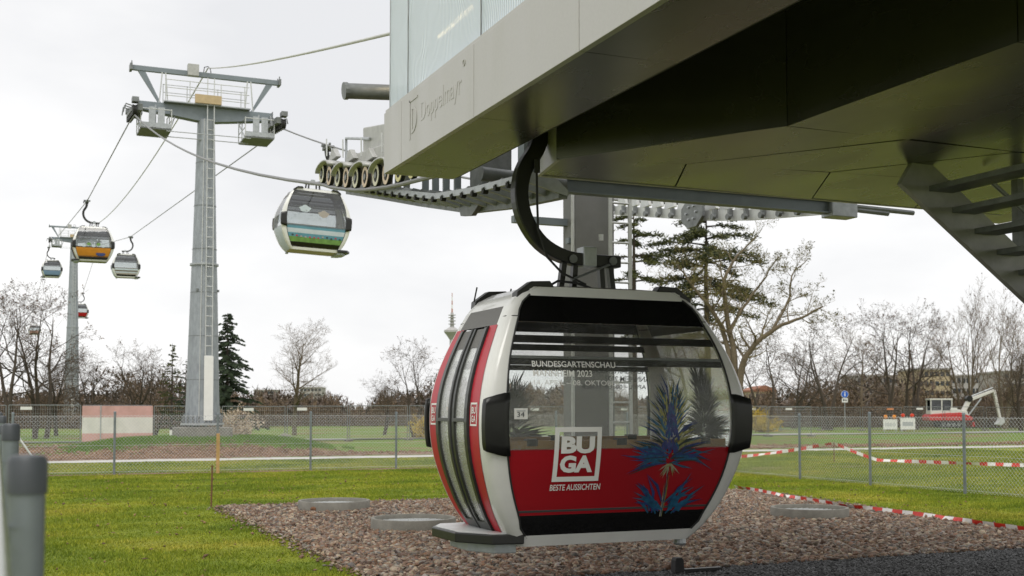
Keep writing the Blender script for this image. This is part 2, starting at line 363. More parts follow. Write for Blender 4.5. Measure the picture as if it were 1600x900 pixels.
# beyond the site the turf gives way to rough meadow
sx = n('ShaderNodeSeparateXYZ'); l(g.outputs['Position'], sx.inputs[0])
mr = n('ShaderNodeMapRange'); mr.inputs['From Min'].default_value = 43; mr.inputs['From Max'].default_value = 47; l(sx.outputs['Y'], mr.inputs['Value'])
t4 = n('ShaderNodeTexNoise', i_Scale=.22, i_Detail=7, i_Roughness=.65); l(g.outputs['Position'], t4.inputs['Vector'])
r4 = ramp(n, [(.36,(.20,.125,.075)),(.42,(.18,.16,.055)),(.48,(.13,.19,.03)),(.7,(.11,.21,.03))]); l(t4.outputs['Fac'], r4.inputs['Fac'])
x3 = n('ShaderNodeMix', data_type='RGBA'); l(mr.outputs[0], x3.inputs['Factor']); l(x2.outputs['Result'], x3.inputs['A']); l(r4.outputs['Color'], x3.inputs['B'])
l(x3.outputs['Result'], b.inputs['Base Color'])
bu = n('ShaderNodeBump', i_Strength=.6, i_Distance=.03); l(t3.outputs['Fac'], bu.inputs['Height']); l(bu.outputs[0], b.inputs['Normal'])
# grass blades take the same turf colours
m, n, l = newmat('blade')
o = n('ShaderNodeOutputMaterial'); b = n('ShaderNodeBsdfPrincipled', i_Roughness=.7); b.inputs['Specular IOR Level'].default_value = .25
g = n('ShaderNodeNewGeometry'); t1 = n('ShaderNodeTexNoise', i_Scale=.35, i_Detail=6); l(g.outputs['Position'], t1.inputs['Vector'])
r1 = ramp(n, [(.32,(.16,.225,.026)),(.46,(.26,.315,.03)),(.56,(.32,.35,.036)),(.7,(.44,.40,.065))]); l(t1.outputs['Fac'], r1.inputs['Fac'])
r2 = ramp(n, [(0,(.5,.55,.5)),(.7,(1.1,1.1,1)),(.93,(1.35,1.25,1.3)),(1,(1.9,1.5,2.2))]); l(g.outputs['Random Per Island'], r2.inputs['Fac'])
x1 = n('ShaderNodeMix', data_type='RGBA', blend_type='MULTIPLY'); x1.inputs['Factor'].default_value = 1; l(r1.outputs['Color'], x1.inputs['A']); l(r2.outputs['Color'], x1.inputs['B'])
br2 = n('ShaderNodeTexBrick'); br2.inputs['Scale'].default_value = 1; br2.inputs['Brick Width'].default_value = 2.5; br2.inputs['Row Height'].default_value = .6; br2.inputs['Mortar Size'].default_value = .012
br2.inputs['Color1'].default_value = (1,1,1,1); br2.inputs['Color2'].default_value = (.66,.75,.68,1); br2.inputs['Mortar'].default_value = (.7,.7,.6,1); l(g.outputs['Position'], br2.inputs['Vector'])
x2 = n('ShaderNodeMix', data_type='RGBA', blend_type='MULTIPLY'); x2.inputs['Factor'].default_value = .8; l(x1.outputs['Result'], x2.inputs['A']); l(br2.outputs['Color'], x2.inputs['B'])
l(x2.outputs['Result'], b.inputs['Base Color'])
tl = n('ShaderNodeBsdfTranslucent'); l(x2.outputs['Result'], tl.inputs['Color']); ms = n('ShaderNodeMixShader', i_Fac=.3); l(b.outputs[0], ms.inputs[1]); l(tl.outputs[0], ms.inputs[2]); l(ms.outputs[0], o.inputs[0])

# ------------------------------------------------------------------ ground
TX, TY = 7.5, 51.2                                   # foot of the near tower
def th(x, y):
    """terrain height: level site, a low bank round the tower foot"""
    def sm(a): a = min(max(a, 0), 1); return a*a*(3-2*a)
    d = math.hypot((x-TX)/1.5, (y-TY)/1.0)
    z = .55*(1-sm((d-1.6)/3.4))
    d2 = math.hypot((x-(TX-5))/2.4, (y-55)/1.0); z = max(z, .25*(1-sm((d2-1)/4)))
    return z + .05*math.sin(x*.31+1)*math.sin(y*.23)*sm((y-45)/15)
def axis(lo, hi, a, b, step, grow=1.25):
    v = list(np.arange(a, b+1e-6, step)); s = step
    while v[-1] < hi: s *= grow; v.append(v[-1]+s)
    s = step
    while v[0] > lo: s *= grow; v.insert(0, v[0]-s)
    return v
xs = axis(-3500, 3500, -8, 24, 1.0); ys = axis(-300, 4500, -4, 64, 1.0)
struct(MB().grid([[(x, y, th(x, y)) for x in xs] for y in ys]), 'ground', 'lawn', fixn=False, smooth=True)
rng = random.Random(3)
def strip(pts_a, pts_b, name, mat, dz):
    mb = MB(); mb.grid([[(p[0], p[1], th(*p)+dz) for p in pts_a], [(p[0], p[1], th(*p)+dz) for p in pts_b]]); return struct(mb, name, mat)
def wob(x, a=.15): return a*math.sin(x*1.7)+a*.7*math.sin(x*4.1+1)
X = np.arange(-60, 90, .5)
strip([(x, 42.3+wob(x,.06)) for x in X], [(x, 44.2+wob(x+3,.06)) for x in X], 'path', 'path', .012)
strip([(x, 34.1+wob(x,.08)) for x in X[116:160]], [(x, 34.75+wob(x+5,.09)) for x in X[116:160]], 'soil_strip', 'soil', .008)
strip([(x, 29.6+wob(x,.1)) for x in X[157:250]], [(x, 30.5+wob(x+5,.2)) for x in X[157:250]], 'soil_strip', 'soil', .008)
# bare earth between the path and the bank
def patch(cx, cy, rx, ry, seed, name='soil_patch', dz=.012):
    r = random.Random(seed); ph = [r.uniform(0, 6.3) for _ in range(4)]
    rows = []
    for i in range(9):
        rows.append([])
        for j in range(49):
            a = 2*math.pi*j/48; k = i/8*(1+.16*math.sin(3*a+ph[0])+.1*math.sin(5*a+ph[1])+.07*math.sin(11*a+ph[2])+.05*math.sin(17*a+ph[3]))
            x, y = cx+rx*k*math.cos(a), cy+ry*k*math.sin(a); rows[-1].append((x, y, th(x, y)+dz))
    struct(MB().grid(rows), name, 'soil')
patch(5, 46.6, 11, 2.2, 1); patch(-4, 52, 6.5, 4.2, 2); patch(16, 46.6, 5, 1.5, 3); patch(34, 47.5, 11, 1.8, 4); patch(62, 49, 12, 2.2, 5)
strip([(x, 67+.02*x) for x in X], [(x, 70+.02*x) for x in X], 'far_path', 'asphalt_far', .05)

# gravel bed under the line, dark chippings under the station
GX0, GX1, GY0, GY1 = 3.62, 14.35, 11.45, 22.1
def gx1(y): return 13.72+(y-13)*.145 if y < 22 else 15.0
def gx0(y): return 3.62+.05*math.sin(y*1.3)
rows = [[(gx0(y)+(gx1(y)-gx0(y))*k/20, y, .012) for k in range(21)] for y in np.linspace(GY0, GY1, 30)]
struct(MB().grid(rows), 'gravel_bed', 'gravel_base')
struct(MB().grid([[(x, y, .010) for x in np.linspace(2.4, 17, 8)] for y in np.linspace(-6, GY0, 8)]), 'chippings_bed', 'dark_inner')
ico = [(0,0,1),(.894,0,.447),(.276,.851,.447),(-.724,.526,.447),(-.724,-.526,.447),(.276,-.851,.447),(.724,.526,-.447),(-.276,.851,-.447),(-.894,0,-.447),(-.276,-.851,-.447),(.724,-.526,-.447),(0,0,-1)]
icf = [(0,1,2),(0,2,3),(0,3,4),(0,4,5),(0,5,1),(1,6,2),(2,7,3),(3,8,4),(4,9,5),(5,10,1),(2,6,7),(3,7,8),(4,8,9),(5,9,10),(1,10,6),(11,7,6),(11,8,7),(11,9,8),(11,10,9),(11,6,10)]
octv = [(0,0,1),(1,0,0),(0,1,0),(-1,0,0),(0,-1,0),(0,0,-1)]; octf = [(0,1,2),(0,2,3),(0,3,4),(0,4,1),(5,2,1),(5,3,2),(5,4,3),(5,1,4)]
def stones(name, pos, size, mat, base, faces, seed):
    r = np.random.default_rng(seed); n = len(pos); bv = np.array(base); k = len(bv)
    v = bv[None]*(1+r.uniform(-.5,.42,(n,k,1)))
    v = v*(size[:,None,None]*np.stack([r.uniform(.75,1.5,n), r.uniform(.55,1.0,n), r.uniform(.32,.68,n)],1)[:,None,:])
    a = r.uniform(0,6.28,n); t = r.normal(0,.35,n); ca, sa, ct, st = np.cos(a)[:,None], np.sin(a)[:,None], np.cos(t)[:,None], np.sin(t)[:,None]
    x, y, z = v[...,0], v[...,1], v[...,2]
    x, z = x*ct-z*st, x*st+z*ct
    x, y = x*ca-y*sa, x*sa+y*ca
    v = np.stack([x, y, z], -1)+pos[:,None,:]
    f = np.array(faces)[None]+(np.arange(n)*k)[:,None,None]
    return fast_mesh(name, v.reshape(-1,3), f.reshape(-1,3), mat)
R_ = np.random.default_rng(5)
def scatter(n, y0, y1, fx0, fx1, z0, z1):
    y = R_.uniform(y0, y1, n); a = np.array([fx0(q) for q in y]); b_ = np.array([fx1(q) for q in y]); e = R_.normal(0, .05, n)
    return np.stack([a+(b_-a)*R_.uniform(0, 1, n)+e, y, R_.uniform(z0, z1, n)], 1)
o = stones('gravel', scatter(44000, GY0, 16.5, gx0, gx1, .012, .035), .013+.046*R_.uniform(0,1,44000)**1.9, 'gravel', ico, icf, 1)
tag(o, 'reddish brown crushed stone covering the nearer half of the gravel bed', 'gravel', kind='stuff')
o = stones('gravel', scatter(42000, 16.5, GY1, gx0, gx1, .012, .035), .018+.042*R_.uniform(0,1,42000)**1.5, 'gravel', octv, octf, 2)
tag(o, 'reddish brown crushed stone covering the farther half of the gravel bed', 'gravel', kind='stuff')
e_ = np.concatenate([np.stack([3.62-np.abs(R_.normal(0,.14,700)), R_.uniform(11.6,22,700), R_.uniform(.015,.04,700)],1), np.stack([R_.uniform(3.6,15,600), GY1+np.abs(R_.normal(0,.12,600)), R_.uniform(.015,.04,600)],1), np.stack([13.8+.145*(np.linspace(12,22,600)-13)+np.abs(R_.normal(0,.12,600)), np.linspace(12,22,600), R_.uniform(.015,.04,600)],1)])
tag(stones('stray_gravel', e_, R_.uniform(.014,.04,len(e_)), 'gravel', octv, octf, 6), 'stray stones spilled from the gravel bed onto the lawn edge', 'gravel', kind='stuff')
o = stones('chippings', scatter(46000, 8.6, GY0+.15, lambda y: 3.9, lambda y: 15.6, .008, .018), R_.uniform(.014,.036,46000), 'dark_stone', octv, octf, 3)
tag(o, 'dark grey stone chippings on the ground below the station overhang', 'chippings', kind='stuff')

# turf blades
def blades(name, n, box, seed, dens_near=True):
    r = np.random.default_rng(seed); out_ = []
    x0, x1, y0, y1 = box; tot = 0
    while tot < n:
        q = n; x = r.uniform(x0, x1, q); y = y0*(y1/y0)**r.uniform(0, 1, q)      # thins out with distance
        inbed = (y < GY1+.02*np.sin(x*5)) & (y > 5) & (x > 3.62+.05*np.sin(y*1.3)+.03*np.sin(y*17)) & (x < 13.75+(y-13)*.145+.04*np.sin(y*11))
        under = (y < GY0) & (x > 2.4)
        strip_ = (y > 34.15) & (y < 34.75)
        seen = (x > -.4) & (x < y*1.25+3)
        k = seen & ~inbed & ~under & ~strip_
        out_.append(np.stack([x[k], y[k]], 1)); tot += k.sum()
    p = np.concatenate(out_)[:n]; d = np.hypot(p[:,0], p[:,1])
    h = r.uniform(.014,.04,n)*(1+.02*d)*(.75+.45*np.sin(p[:,0]*1.9+np.sin(p[:,1]*1.3)*2)*np.sin(p[:,1]*2.3+1)+.25*np.sin(p[:,0]*7.1)*np.sin(p[:,1]*6.3)).clip(.35,1.6); w = r.uniform(.003,.0055,n)*(1+.04*d); a = r.uniform(0,6.28,n); le = r.uniform(0,1.1,n)*h; b_ = r.uniform(0,6.28,n)
    v = np.zeros((n,3,3)); dx, dy = np.cos(a)*w, np.sin(a)*w
    v[:,0,0] = p[:,0]-dx; v[:,0,1] = p[:,1]-dy; v[:,1,0] = p[:,0]+dx; v[:,1,1] = p[:,1]+dy
    v[:,2,0] = p[:,0]+le*np.cos(b_); v[:,2,1] = p[:,1]+le*np.sin(b_); v[:,2,2] = h; v[:,:2,2] = .0
    return fast_mesh(name, v.reshape(-1,3), np.arange(n*3).reshape(-1,3), 'blade')
tag(blades('grass', 640000, (-.5, 40, 8.5, 42), 7), 'short mown lawn grass around the gravel bed', 'grass', kind='stuff')

# last year's leaves blown over the turf
n_ = 900; p_ = np.stack([R_.uniform(.5,19,n_), R_.uniform(12,33,n_), np.full(n_,.035)],1)
pm('dead_leaf', (.30,.19,.09), .9, 0, .3, 5, col2=(.13,.08,.045), island=True)
tag(stones('fallen_leaves', p_, R_.uniform(.015,.035,n_), 'dead_leaf', octv, octf, 14), 'scattered brown fallen leaves on the lawn', 'leaves', kind='stuff')

# ------------------------------------------------------------------ station
SX0, SX1, SZ, SE = 3.47, 4.22, 4.2, 11.45          # near wing: outer face, inner edge, underside, far end
stn = thing('cable_car_station', 'large grey cable car station roof with metal panel underside overhead on the right', 'station', (7.6, 4, 0))
seams = [SE, 10.89, 8.94, 6.99, 5.04, 3.09, 1.14, -.81, -2.76, -4.7]
rg = random.Random(11)
for i in range(len(seams)-1):
    a, b_ = seams[i+1]+.005, seams[i]-.005
    fp = MB().b2((SX0, a, SZ), (SX0+.05, b_, SZ+.62)).build('fascia_panel', 'fascia', stn, True, bevel=.003)
    if i == 1: fp['label'] = 'fascia panel with engraved lettering'; name_panel = fp
    t = .004*rg.uniform(-1, 1)
    MB().add([(SX0+.052, a, SZ+.002), (SX1, a, SZ+.002+t), (SX1, b_, SZ+.002-t), (SX0+.052, b_, SZ+.002),
              (SX0+.052, a, SZ+.05), (SX1, a, SZ+.05), (SX1, b_, SZ+.05), (SX0+.052, b_, SZ+.05)],
             [(0,3,2,1),(4,5,6,7),(0,1,5,4),(1,2,6,5),(2,3,7,6),(3,0,4,7)]).build('soffit_panel', 'soffit', stn, True)
core = MB(); core.b2((SX0+.06, -4.7, SZ+.06), (SX1-.01, SE-.02, SZ+.60)); core.build('wing_core', 'joint', stn, True)
MB().b2((SX0+.002, SE, SZ+.003), (SX1-.005, SE+.02, SZ+.62)).build('end_panel', 'fascia', stn, True)
MB().b2((SX0+.01, -4.7, SZ+.622), (SX1, SE, SZ+.65)).build('ledge', 'fascia', stn, True)
# glazing above the fascia
GXp = SX0+.10; gy = [P(610, 60, X=GXp).y, P(638, 60, X=GXp).y, P(752, 20, X=GXp).y]
gy += [gy[-1]-2.6*k for k in range(1, 5)]
for i in range(len(gy)-1):
    MB().b2((GXp, gy[i+1]+.012, SZ+.66), (GXp+.02, gy[i]-.012, 7.4)).build('glazing_pane', 'polycarb', stn, True)
for i, y in enumerate(gy):
    MB().b2((GXp-.004, y-.012, SZ+.655), (GXp+.06, y+.012, 7.4)).build('mullion', 'galv_dark' if i else 'galv', stn, True)
MB().b2((GXp+.02, gy[0]+.012, SZ+.655), (GXp+.9, gy[0]+.03, 7.4)).build('glazing_pane', 'polycarb', stn, True)
MB().b2((SX0-.1, -5, 7.4), (11.9, 11.8, 7.9)).build('roof', 'fascia', stn, True)
MB().b2((GXp+1.3, -4.6, SZ+.9), (GXp+1.34, 10.6, 7.35)).build('inner_wall', 'galv_light', stn, True)
for px, py in ((725, 22), (697, 48), (632, 100)):
    q = P(px, py, X=GXp+.28)
    MB().tube([(q.x, q.y-.2, q.z), (q.x, q.y+.2, q.z)], .02, 8).build('tube_lamp', 'lamp_warm', stn, True)
# slot roof, inner face of the wing, track
MB().b2((SX1-.01, -4.7, 5.25), (5.9, 10.3, 5.32)).build('slot_ceiling', 'dark_inner', stn, True)
MB().b2((SX1, -4.7, SZ+.01), (SX1+.03, SE-.05, 5.25)).build('inner_face', 'dark_inner', stn, True)
MB().b2((SX1+.28, -4.7, 4.98), (SX1+.40, 11.0, 5.2)).build('guide_rail', 'galv_dark', stn, True)
# main body: side wall, splayed nose, panelled underside
BZ = 4.08
side = [(5.72, -4.7), (5.72, 7.76), (4.52, 9.57), (4.66, 10.3), (10.6, 10.3), (10.6, -4.7)]
ys_ = [-4.7, -2.3, .1, 2.7, 5.4, 7.76]
for i in range(5):
    MB().b2((5.72, ys_[i]+.005, BZ), (5.76, ys_[i+1]-.005, 5.3)).build('side_panel', 'soffit', stn, True)
MB().prism([(5.72,7.765),(4.52,9.57),(4.56,9.60),(5.76,7.80)], BZ, 5.3, 'z').build('nose_panel', 'soffit', stn, True)
MB().prism([(4.52,9.575),(4.66,10.3),(4.70,10.3),(4.56,9.58)], BZ-.02, 4.62, 'z').build('nose_tip', 'fascia', stn, True)
MB().b2((4.66, 10.3, BZ-.02), (10.6, 10.34, 5.3)).build('front_panel', 'fascia', stn, True)
def spanel(poly, z, mat='soffit'):
    mb = MB(); n_ = len(poly); cx = sum(p[0] for p in poly)/n_; cy = sum(p[1] for p in poly)/n_; s_ = .988
    vs = [(cx+(p[0]-cx)*s_, cy+(p[1]-cy)*s_, z(*p)) for p in poly]; vs += [(v[0], v[1], v[2]+.03) for v in vs]
    mb.add(vs, [tuple(range(n_-1,-1,-1)), tuple(range(n_, 2*n_))]+[(i,(i+1)%n_,(i+1)%n_+n_,i+n_) for i in range(n_)])
    return mb.build('soffit_panel', mat, stn, True)
xc = [5.72, 6.95, 8.2, 9.4, 10.6]
for j in range(5):
    for i in range(4):
        e = rg.uniform(-.006, .006); e2 = rg.uniform(-.006, .006); c0, c1 = (xc[i]+xc[i+1])/2, (ys_[j]+ys_[j+1])/2
        spanel([(xc[i],ys_[j]),(xc[i+1],ys_[j]),(xc[i+1],ys_[j+1]),(xc[i],ys_[j+1])], lambda x, y: BZ+e*(x-c0)+e2*(y-c1))
zn = lambda x, y: BZ-.015*(y-7.77)/2.53
nose = [[(5.72,7.77),(6.95,7.77),(5.72,9.3),(4.52,9.57)], [(6.95,7.77),(8.2,7.77),(7.2,9.1),(5.72,9.3)], [(8.2,7.77),(9.4,7.77),(8.6,8.95),(7.2,9.1)], [(9.4,7.77),(10.6,7.77),(10.6,8.8),(8.6,8.95)],
        [(4.52,9.57),(5.72,9.3),(6.2,10.3),(4.66,10.3)], [(5.72,9.3),(7.2,9.1),(7.9,10.3),(6.2,10.3)], [(7.2,9.1),(8.6,8.95),(9.3,10.3),(7.9,10.3)], [(8.6,8.95),(10.6,8.8),(10.6,10.3),(9.3,10.3)]]
for k, q in enumerate(nose):
    a, b_, e = rg.uniform(-.004,.004), rg.uniform(-.004,.004), rg.uniform(0,.002); cx = sum(p[0] for p in q)/4; cy = sum(p[1] for p in q)/4
    spanel(q, lambda x, y: zn(x, y)+a*(x-cx)+b_*(y-cy)+e)
MB().prism([(5.78,-4.7),(5.78,7.8),(4.62,9.64),(4.75,10.26),(10.58,10.26),(10.58,-4.7)], BZ+.05, 5.28, 'z').build('body_core', 'joint', stn, True)
# mirrored far wing (mostly hidden)
MB().b2((11.0, -4.7, SZ), (11.73, SE, SZ+.62)).build('wing', 'fascia', stn, True)
MB().b2((5.8, -4.7, 5.35), (11.7, 10.2, 7.35)).build('machine_house', 'galv_light', stn, True)
# engraved name
yA, yB = P(658, 180, X=SX0).y, P(721, 150, X=SX0).y
v, f = fit_text('Doppelmayr', yA-yB, .24, .0, .003)
mb = MB(); mb.add([(SX0-.001-q[2]*.6, yA-q[0], SZ+.22+q[1]) for q in v], f)
y0 = P(640, 190, X=SX0).y
for w_ in ((0,.30,.0,.02),(0,.02,.0,.36),): pass
lg = [((y0, SZ+.17), (y0-.022, SZ+.55)), ((y0, SZ+.53), (y0-.24, SZ+.55)), ((y0-.06, SZ+.22), (y0-.09, SZ+.48))]
for (a, za), (b_, zb) in lg: mb.b2((SX0-.005, b_, za), (SX0-.001, a, zb))
arc = [(y0-.09-.13*math.sin(t), SZ+.35+.13*math.cos(t)) for t in np.linspace(0, math.pi, 12)]
arc2 = [(y0-.09-.10*math.sin(t), SZ+.35+.10*math.cos(t)) for t in np.linspace(math.pi, 0, 12)]
mb.prism(arc+arc2, SX0-.005, SX0-.001, 'x')
yr = yB-.06; ring = [(yr+.03*math.cos(t), SZ+.52+.03*math.sin(t)) for t in np.linspace(0, 2*math.pi, 17)]; ring2 = [(yr+.022*math.cos(t), SZ+.52+.022*math.sin(t)) for t in np.linspace(2*math.pi, 0, 17)]
mb.prism(ring+ring2, SX0-.005, SX0-.001, 'x')
mb.build('lettering', 'fascia', name_panel, True)
# support column with ladder
CX, CY = 7.6, 15.0
MB().b2((CX-.32, CY-.2, 0), (CX+.30, CY+.2, 5.6)).build('column', 'column', stn, True, bevel=.012)
cb = MB(); cb.box((CX+.02, CY-.33, 4.22), (.05,.05,.09)); cb.build('junction_box', 'galv_light', stn, True)
MB().box((CX-.37, CY-.1, 4.18), (.06,.1,.08)).build('junction_box', 'bluegrey', stn, True)
MB().tube([(CX-.36, CY-.2, 0), (CX-.36, CY-.2, 5.2)], .025, 8).build('conduit', 'galv_light', stn, True)
for x in (CX+.10, CX+.41): MB().beam((x, CY-.46, .3), (x, CY-.46, 5.6), .05, .03, (0,1,0)).build('ladder_rail', 'galv_light', stn, True)
for k in range(19): MB().tube([(CX+.10, CY-.46, .5+k*.28), (CX+.41, CY-.46, .5+k*.28)], .016, 6).build('ladder_rung', 'wood' if 0 else 'galv_light', stn, True)
# cross beam between the two entries
xb = MB(); xb.b2((6.2, 12.95, 4.47), (10.2, 13.0, 4.64)); xb.b2((6.2, 12.9, 4.625), (10.2, 13.05, 4.645)); xb.b2((6.2, 12.9, 4.465), (10.2, 13.05, 4.485)); xb.build('cross_beam', 'bluegrey', stn, True)
MB().tube([(5.1, 12.9, 4.6), (6.2, 12.9, 4.55)], .085, 14).build('cross_tube', 'galv_dark', stn, True, smooth=True)
MB().b2((6.45, 15.05, 4.42), (7.3, 15.15, 4.52)).build('cross_beam', 'bluegrey', stn, True)
# stub pipe beside the glazing
MB().tube([P(540,142,Y=12.4), P(680,147,Y=12.4)], .085, 14).build('stub_pipe', 'galv_dark', stn, True, smooth=True)
MB().tube([P(537,142,Y=12.4), P(543,142,Y=12.4)], .095, 14).build('pipe_collar', 'galv_dark', stn, True)

# near entry: sheaves pressing on the rope
wpx = [(505,288),(516.6,292),(530,294),(543,295.5),(558,296.4),(573,295.8),(590,293.8),(606,291.6),(626,287.5),(646,282.5),(668,277),(694,271)]
WP = [P(a, b_, X=4.6) for a, b_ in wpx]; WR = .155
sheave_meshes = []
def sheave(parent, c, r, ring, world=True):
    s = MB(); s.lathe((0,0,0), [(r*.35,-.026),(r,-.026),(r*1.0,-.012),(r*.93,0),(r*1.0,.012),(r,.026),(r*.35,.026)], 20, 'x')
    o = s.build('sheave', 'rubber', parent, False, smooth=True); base = Vector(c)
    q = parent
    while q is not None: base -= q.location; q = q.parent
    o.location = base
    q = MB()
    for sx_ in (-1, 1): 
        q.lathe((0,0,0), [(r*.62, sx_*.027), (r*.95, sx_*.027), (r*.95, sx_*.033), (r*.62, sx_*.033), (r*.62, sx_*.027)], 20, 'x', caps=False)
    q.build('ring', ring, o)
    q = MB(); q.lathe((0,0,0), [(r*.3,-.04),(r*.3,.04)], 12, 'x'); q.build('hub', 'galv_dark', o)
    return o
for i, w_ in enumerate(WP): sheave(stn, (w_.x, w_.y, w_.z+WR+.02), WR, ('pale_ring','pink_ring','pale_ring','pink_ring','pale_ring','pink_ring','pale_ring','pink_ring','yellow_ring','yellow_ring','yellow_ring','pale_ring')[i])
for i in range(0, 10, 2):                           # curved cast arms that carry two sheaves each
    a, b_ = WP[i], WP[i+1]; c = (a+b_)/2
    hd = MB(); rows = []
    for t in np.linspace(-.15, 3.3, 10): rows.append([(4.50, c.y+.40*math.cos(t), c.z+WR+.12+.11*math.sin(t)), (4.72, c.y+.40*math.cos(t), c.z+WR+.12+.11*math.sin(t))])
    hd.grid(rows); o = hd.build('sheave_hood', 'cast', stn, True, smooth=True); sf = o.modifiers.new('s', 'SOLIDIFY'); sf.thickness = .025
    ar = MB(); ar.prism([(c.y-.30,c.z+.42),(c.y+.30,c.z+.42),(c.y+.15,c.z+.52),(c.y+.06,c.z+.60),(c.y-.06,c.z+.60),(c.y-.15,c.z+.52)], 4.68, 4.76, 'x')
    ar.build('rocker_arm', 'cast', stn, True, bevel=.01)
    MB().tube([(4.62, c.y+.1, c.z+.5), (4.62, c.y+.12, c.z+.78)], .012, 5).build('sensor_rod', 'galv_light', stn, True)
MB().prism([(P(575,262,X=4.9).y, P(575,262,X=4.9).z), (P(575,200,X=4.9).y, P(575,200,X=4.9).z), (P(640,188,X=4.9).y, P(640,188,X=4.9).z), (P(640,262,X=4.9).y, P(640,262,X=4.9).z)], 4.82, 5.5, 'x').build('drive_housing', 'cast', stn, True, bevel=.02)
p = [P(541,262,X=4.8), P(541,216,X=4.8), P(578,217,X=4.8)]
MB().tube(p, .022, 6).build('bracket', 'galv', stn, True)
MB().beam(P(560,258,X=4.85), P(640,232,X=4.85), .2, .3).build('head_frame', 'cast', stn, True, bevel=.02)
# carrier guide below the near entry
rp_ = [(545,298),(600,306),(660,316),(735,326),(800,318),(880,301)]; RPn = [P(a, b_, X=5.2) for a, b_ in rp_]
for a, b_ in zip(RPn, RPn[1:]): MB().beam(a, b_, .10, .12).build('guide_beam', 'galv_dark', stn, True)
for a, b_ in zip(RPn, RPn[1:]): MB().beam(a+Vector((-.45,0,.12)), b_+Vector((-.45,0,.12)), .05, .07).build('guide_rail', 'galv', stn, True)
def along(pts, k, n_):
    d = [0]
    for a, b_ in zip(pts, pts[1:]): d.append(d[-1]+(b_-a).length)
    t = d[-1]*k/(n_-1)
    for i in range(len(pts)-1):
        if t <= d[i+1]+1e-6: return pts[i].lerp(pts[i+1], (t-d[i])/(d[i+1]-d[i]))
    return pts[-1]
for k in range(26):
    q = along(RPn, k, 26)
    mb = MB(); mb.prism([(q.x-.50,q.z+.10),(q.x-.40,q.z+.19),(q.x-.1,q.z+.15),(q.x+.05,q.z+.02),(q.x+.05,q.z-.04),(q.x-.3,q.z+.05)], q.y-.02, q.y+.02, 'y'); mb.build('carrier_bracket', 'galv', stn, True)
    MB().lathe((q.x-.46, q.y, q.z+.08), [(.035,-.03),(.035,.03)], 8, 'x').build('guide_roller', 'rubber', stn, True)
for k in (6,7,8,9,10,12,13,14,15):
    q = along(RPn, k, 22); MB().b2((q.x-.30, q.y-.025, q.z+.15), (q.x-.22, q.y+.025, q.z+1.0)).build('hanger_post', 'bluegrey' if k > 10 else 'galv', stn, True)
q = P(735,320,X=5.1); h6 = [(q.y+.26*math.cos(t)*1.5, q.z+.02+.17*math.sin(t)) for t in np.linspace(.3, 2*math.pi+.3, 7)[:-1]]
MB().prism(h6, 5.08, 5.14, 'x').build('joint_plate', 'galv_dark', stn, True)
q = P(755,275,X=5.4); MB().b2((5.3, q.y-.2, q.z-.3), (5.7, q.y+.2, q.z+.6)).build('post', 'galv_dark', stn, True)
q = P(820,268,X=5.5); MB().b2((5.45, q.y-.09, q.z-.3), (5.6, q.y+.09, q.z+.7)).build('post', 'bluegrey', stn, True)
# far entry: rail, octagonal joint, rollers and sheaves
rp_ = [(962,329),(1064,335),(1108,337),(1171,336),(1285,326)]; RP2 = [P(a, b_, X=10.6) for a, b_ in rp_]
for a, b_ in zip(RP2, RP2[1:]): MB().beam(a, b_, .06, .17).build('guide_beam', 'galv_light', stn, True)
for k in range(15):
    q = along(RP2, k, 15); MB().b2((10.5, q.y-.03, q.z-.02), (10.56, q.y+.03, q.z+.10)).build('carrier_bracket', 'galv_dark', stn, True)
    MB().lathe((10.50, q.y, q.z-.03), [(.05,-.03),(.05,.03)], 10, 'x').build('guide_roller', 'galv_dark', stn, True)
    mb = MB(); mb.prism([(q.y-.2,q.z+.10),(q.y+.16,q.z+.10),(q.y+.1,q.z+.30),(q.y-.05,q.z+.34)], 10.72, 10.78, 'x'); mb.build('rocker_arm', 'galv_light', stn, True)
for k in range(11): q = along(RP2, k, 11); sheave(stn, (10.9, q.y, q.z+.42), .2, 'pale_ring' if k % 2 else 'pink_ring')
q = P(1085,333,X=10.5); oc = [(q.y+.36*math.cos(t), q.z+.27*math.sin(t)) for t in np.linspace(.39, 2*math.pi+.39, 9)[:-1]]
MB().prism(oc, 10.44, 10.5, 'x').build('joint_plate', 'galv_dark', stn, True, bevel=.01)
for t in range(6): MB().lathe((10.43, q.y+.15*math.cos(t*1.05), q.z+.12*math.sin(t*1.05)), [(.02,-.02),(.02,.02)], 6, 'x').build('bolt', 'galv', stn, True)
MB().b2((10.2, 12.85, 4.42), (10.62, 13.1, 4.70)).build('end_bracket', 'galv', stn, True, bevel=.01)
for z, ln in ((4.60, 1.1), (4.70, 1.0), (4.56, .65)): MB().tube([(10.62, 13.0, z), (10.62+ln, 13.0, z-.02)], .035, 8).build('tie_rod', 'galv_dark', stn, True)

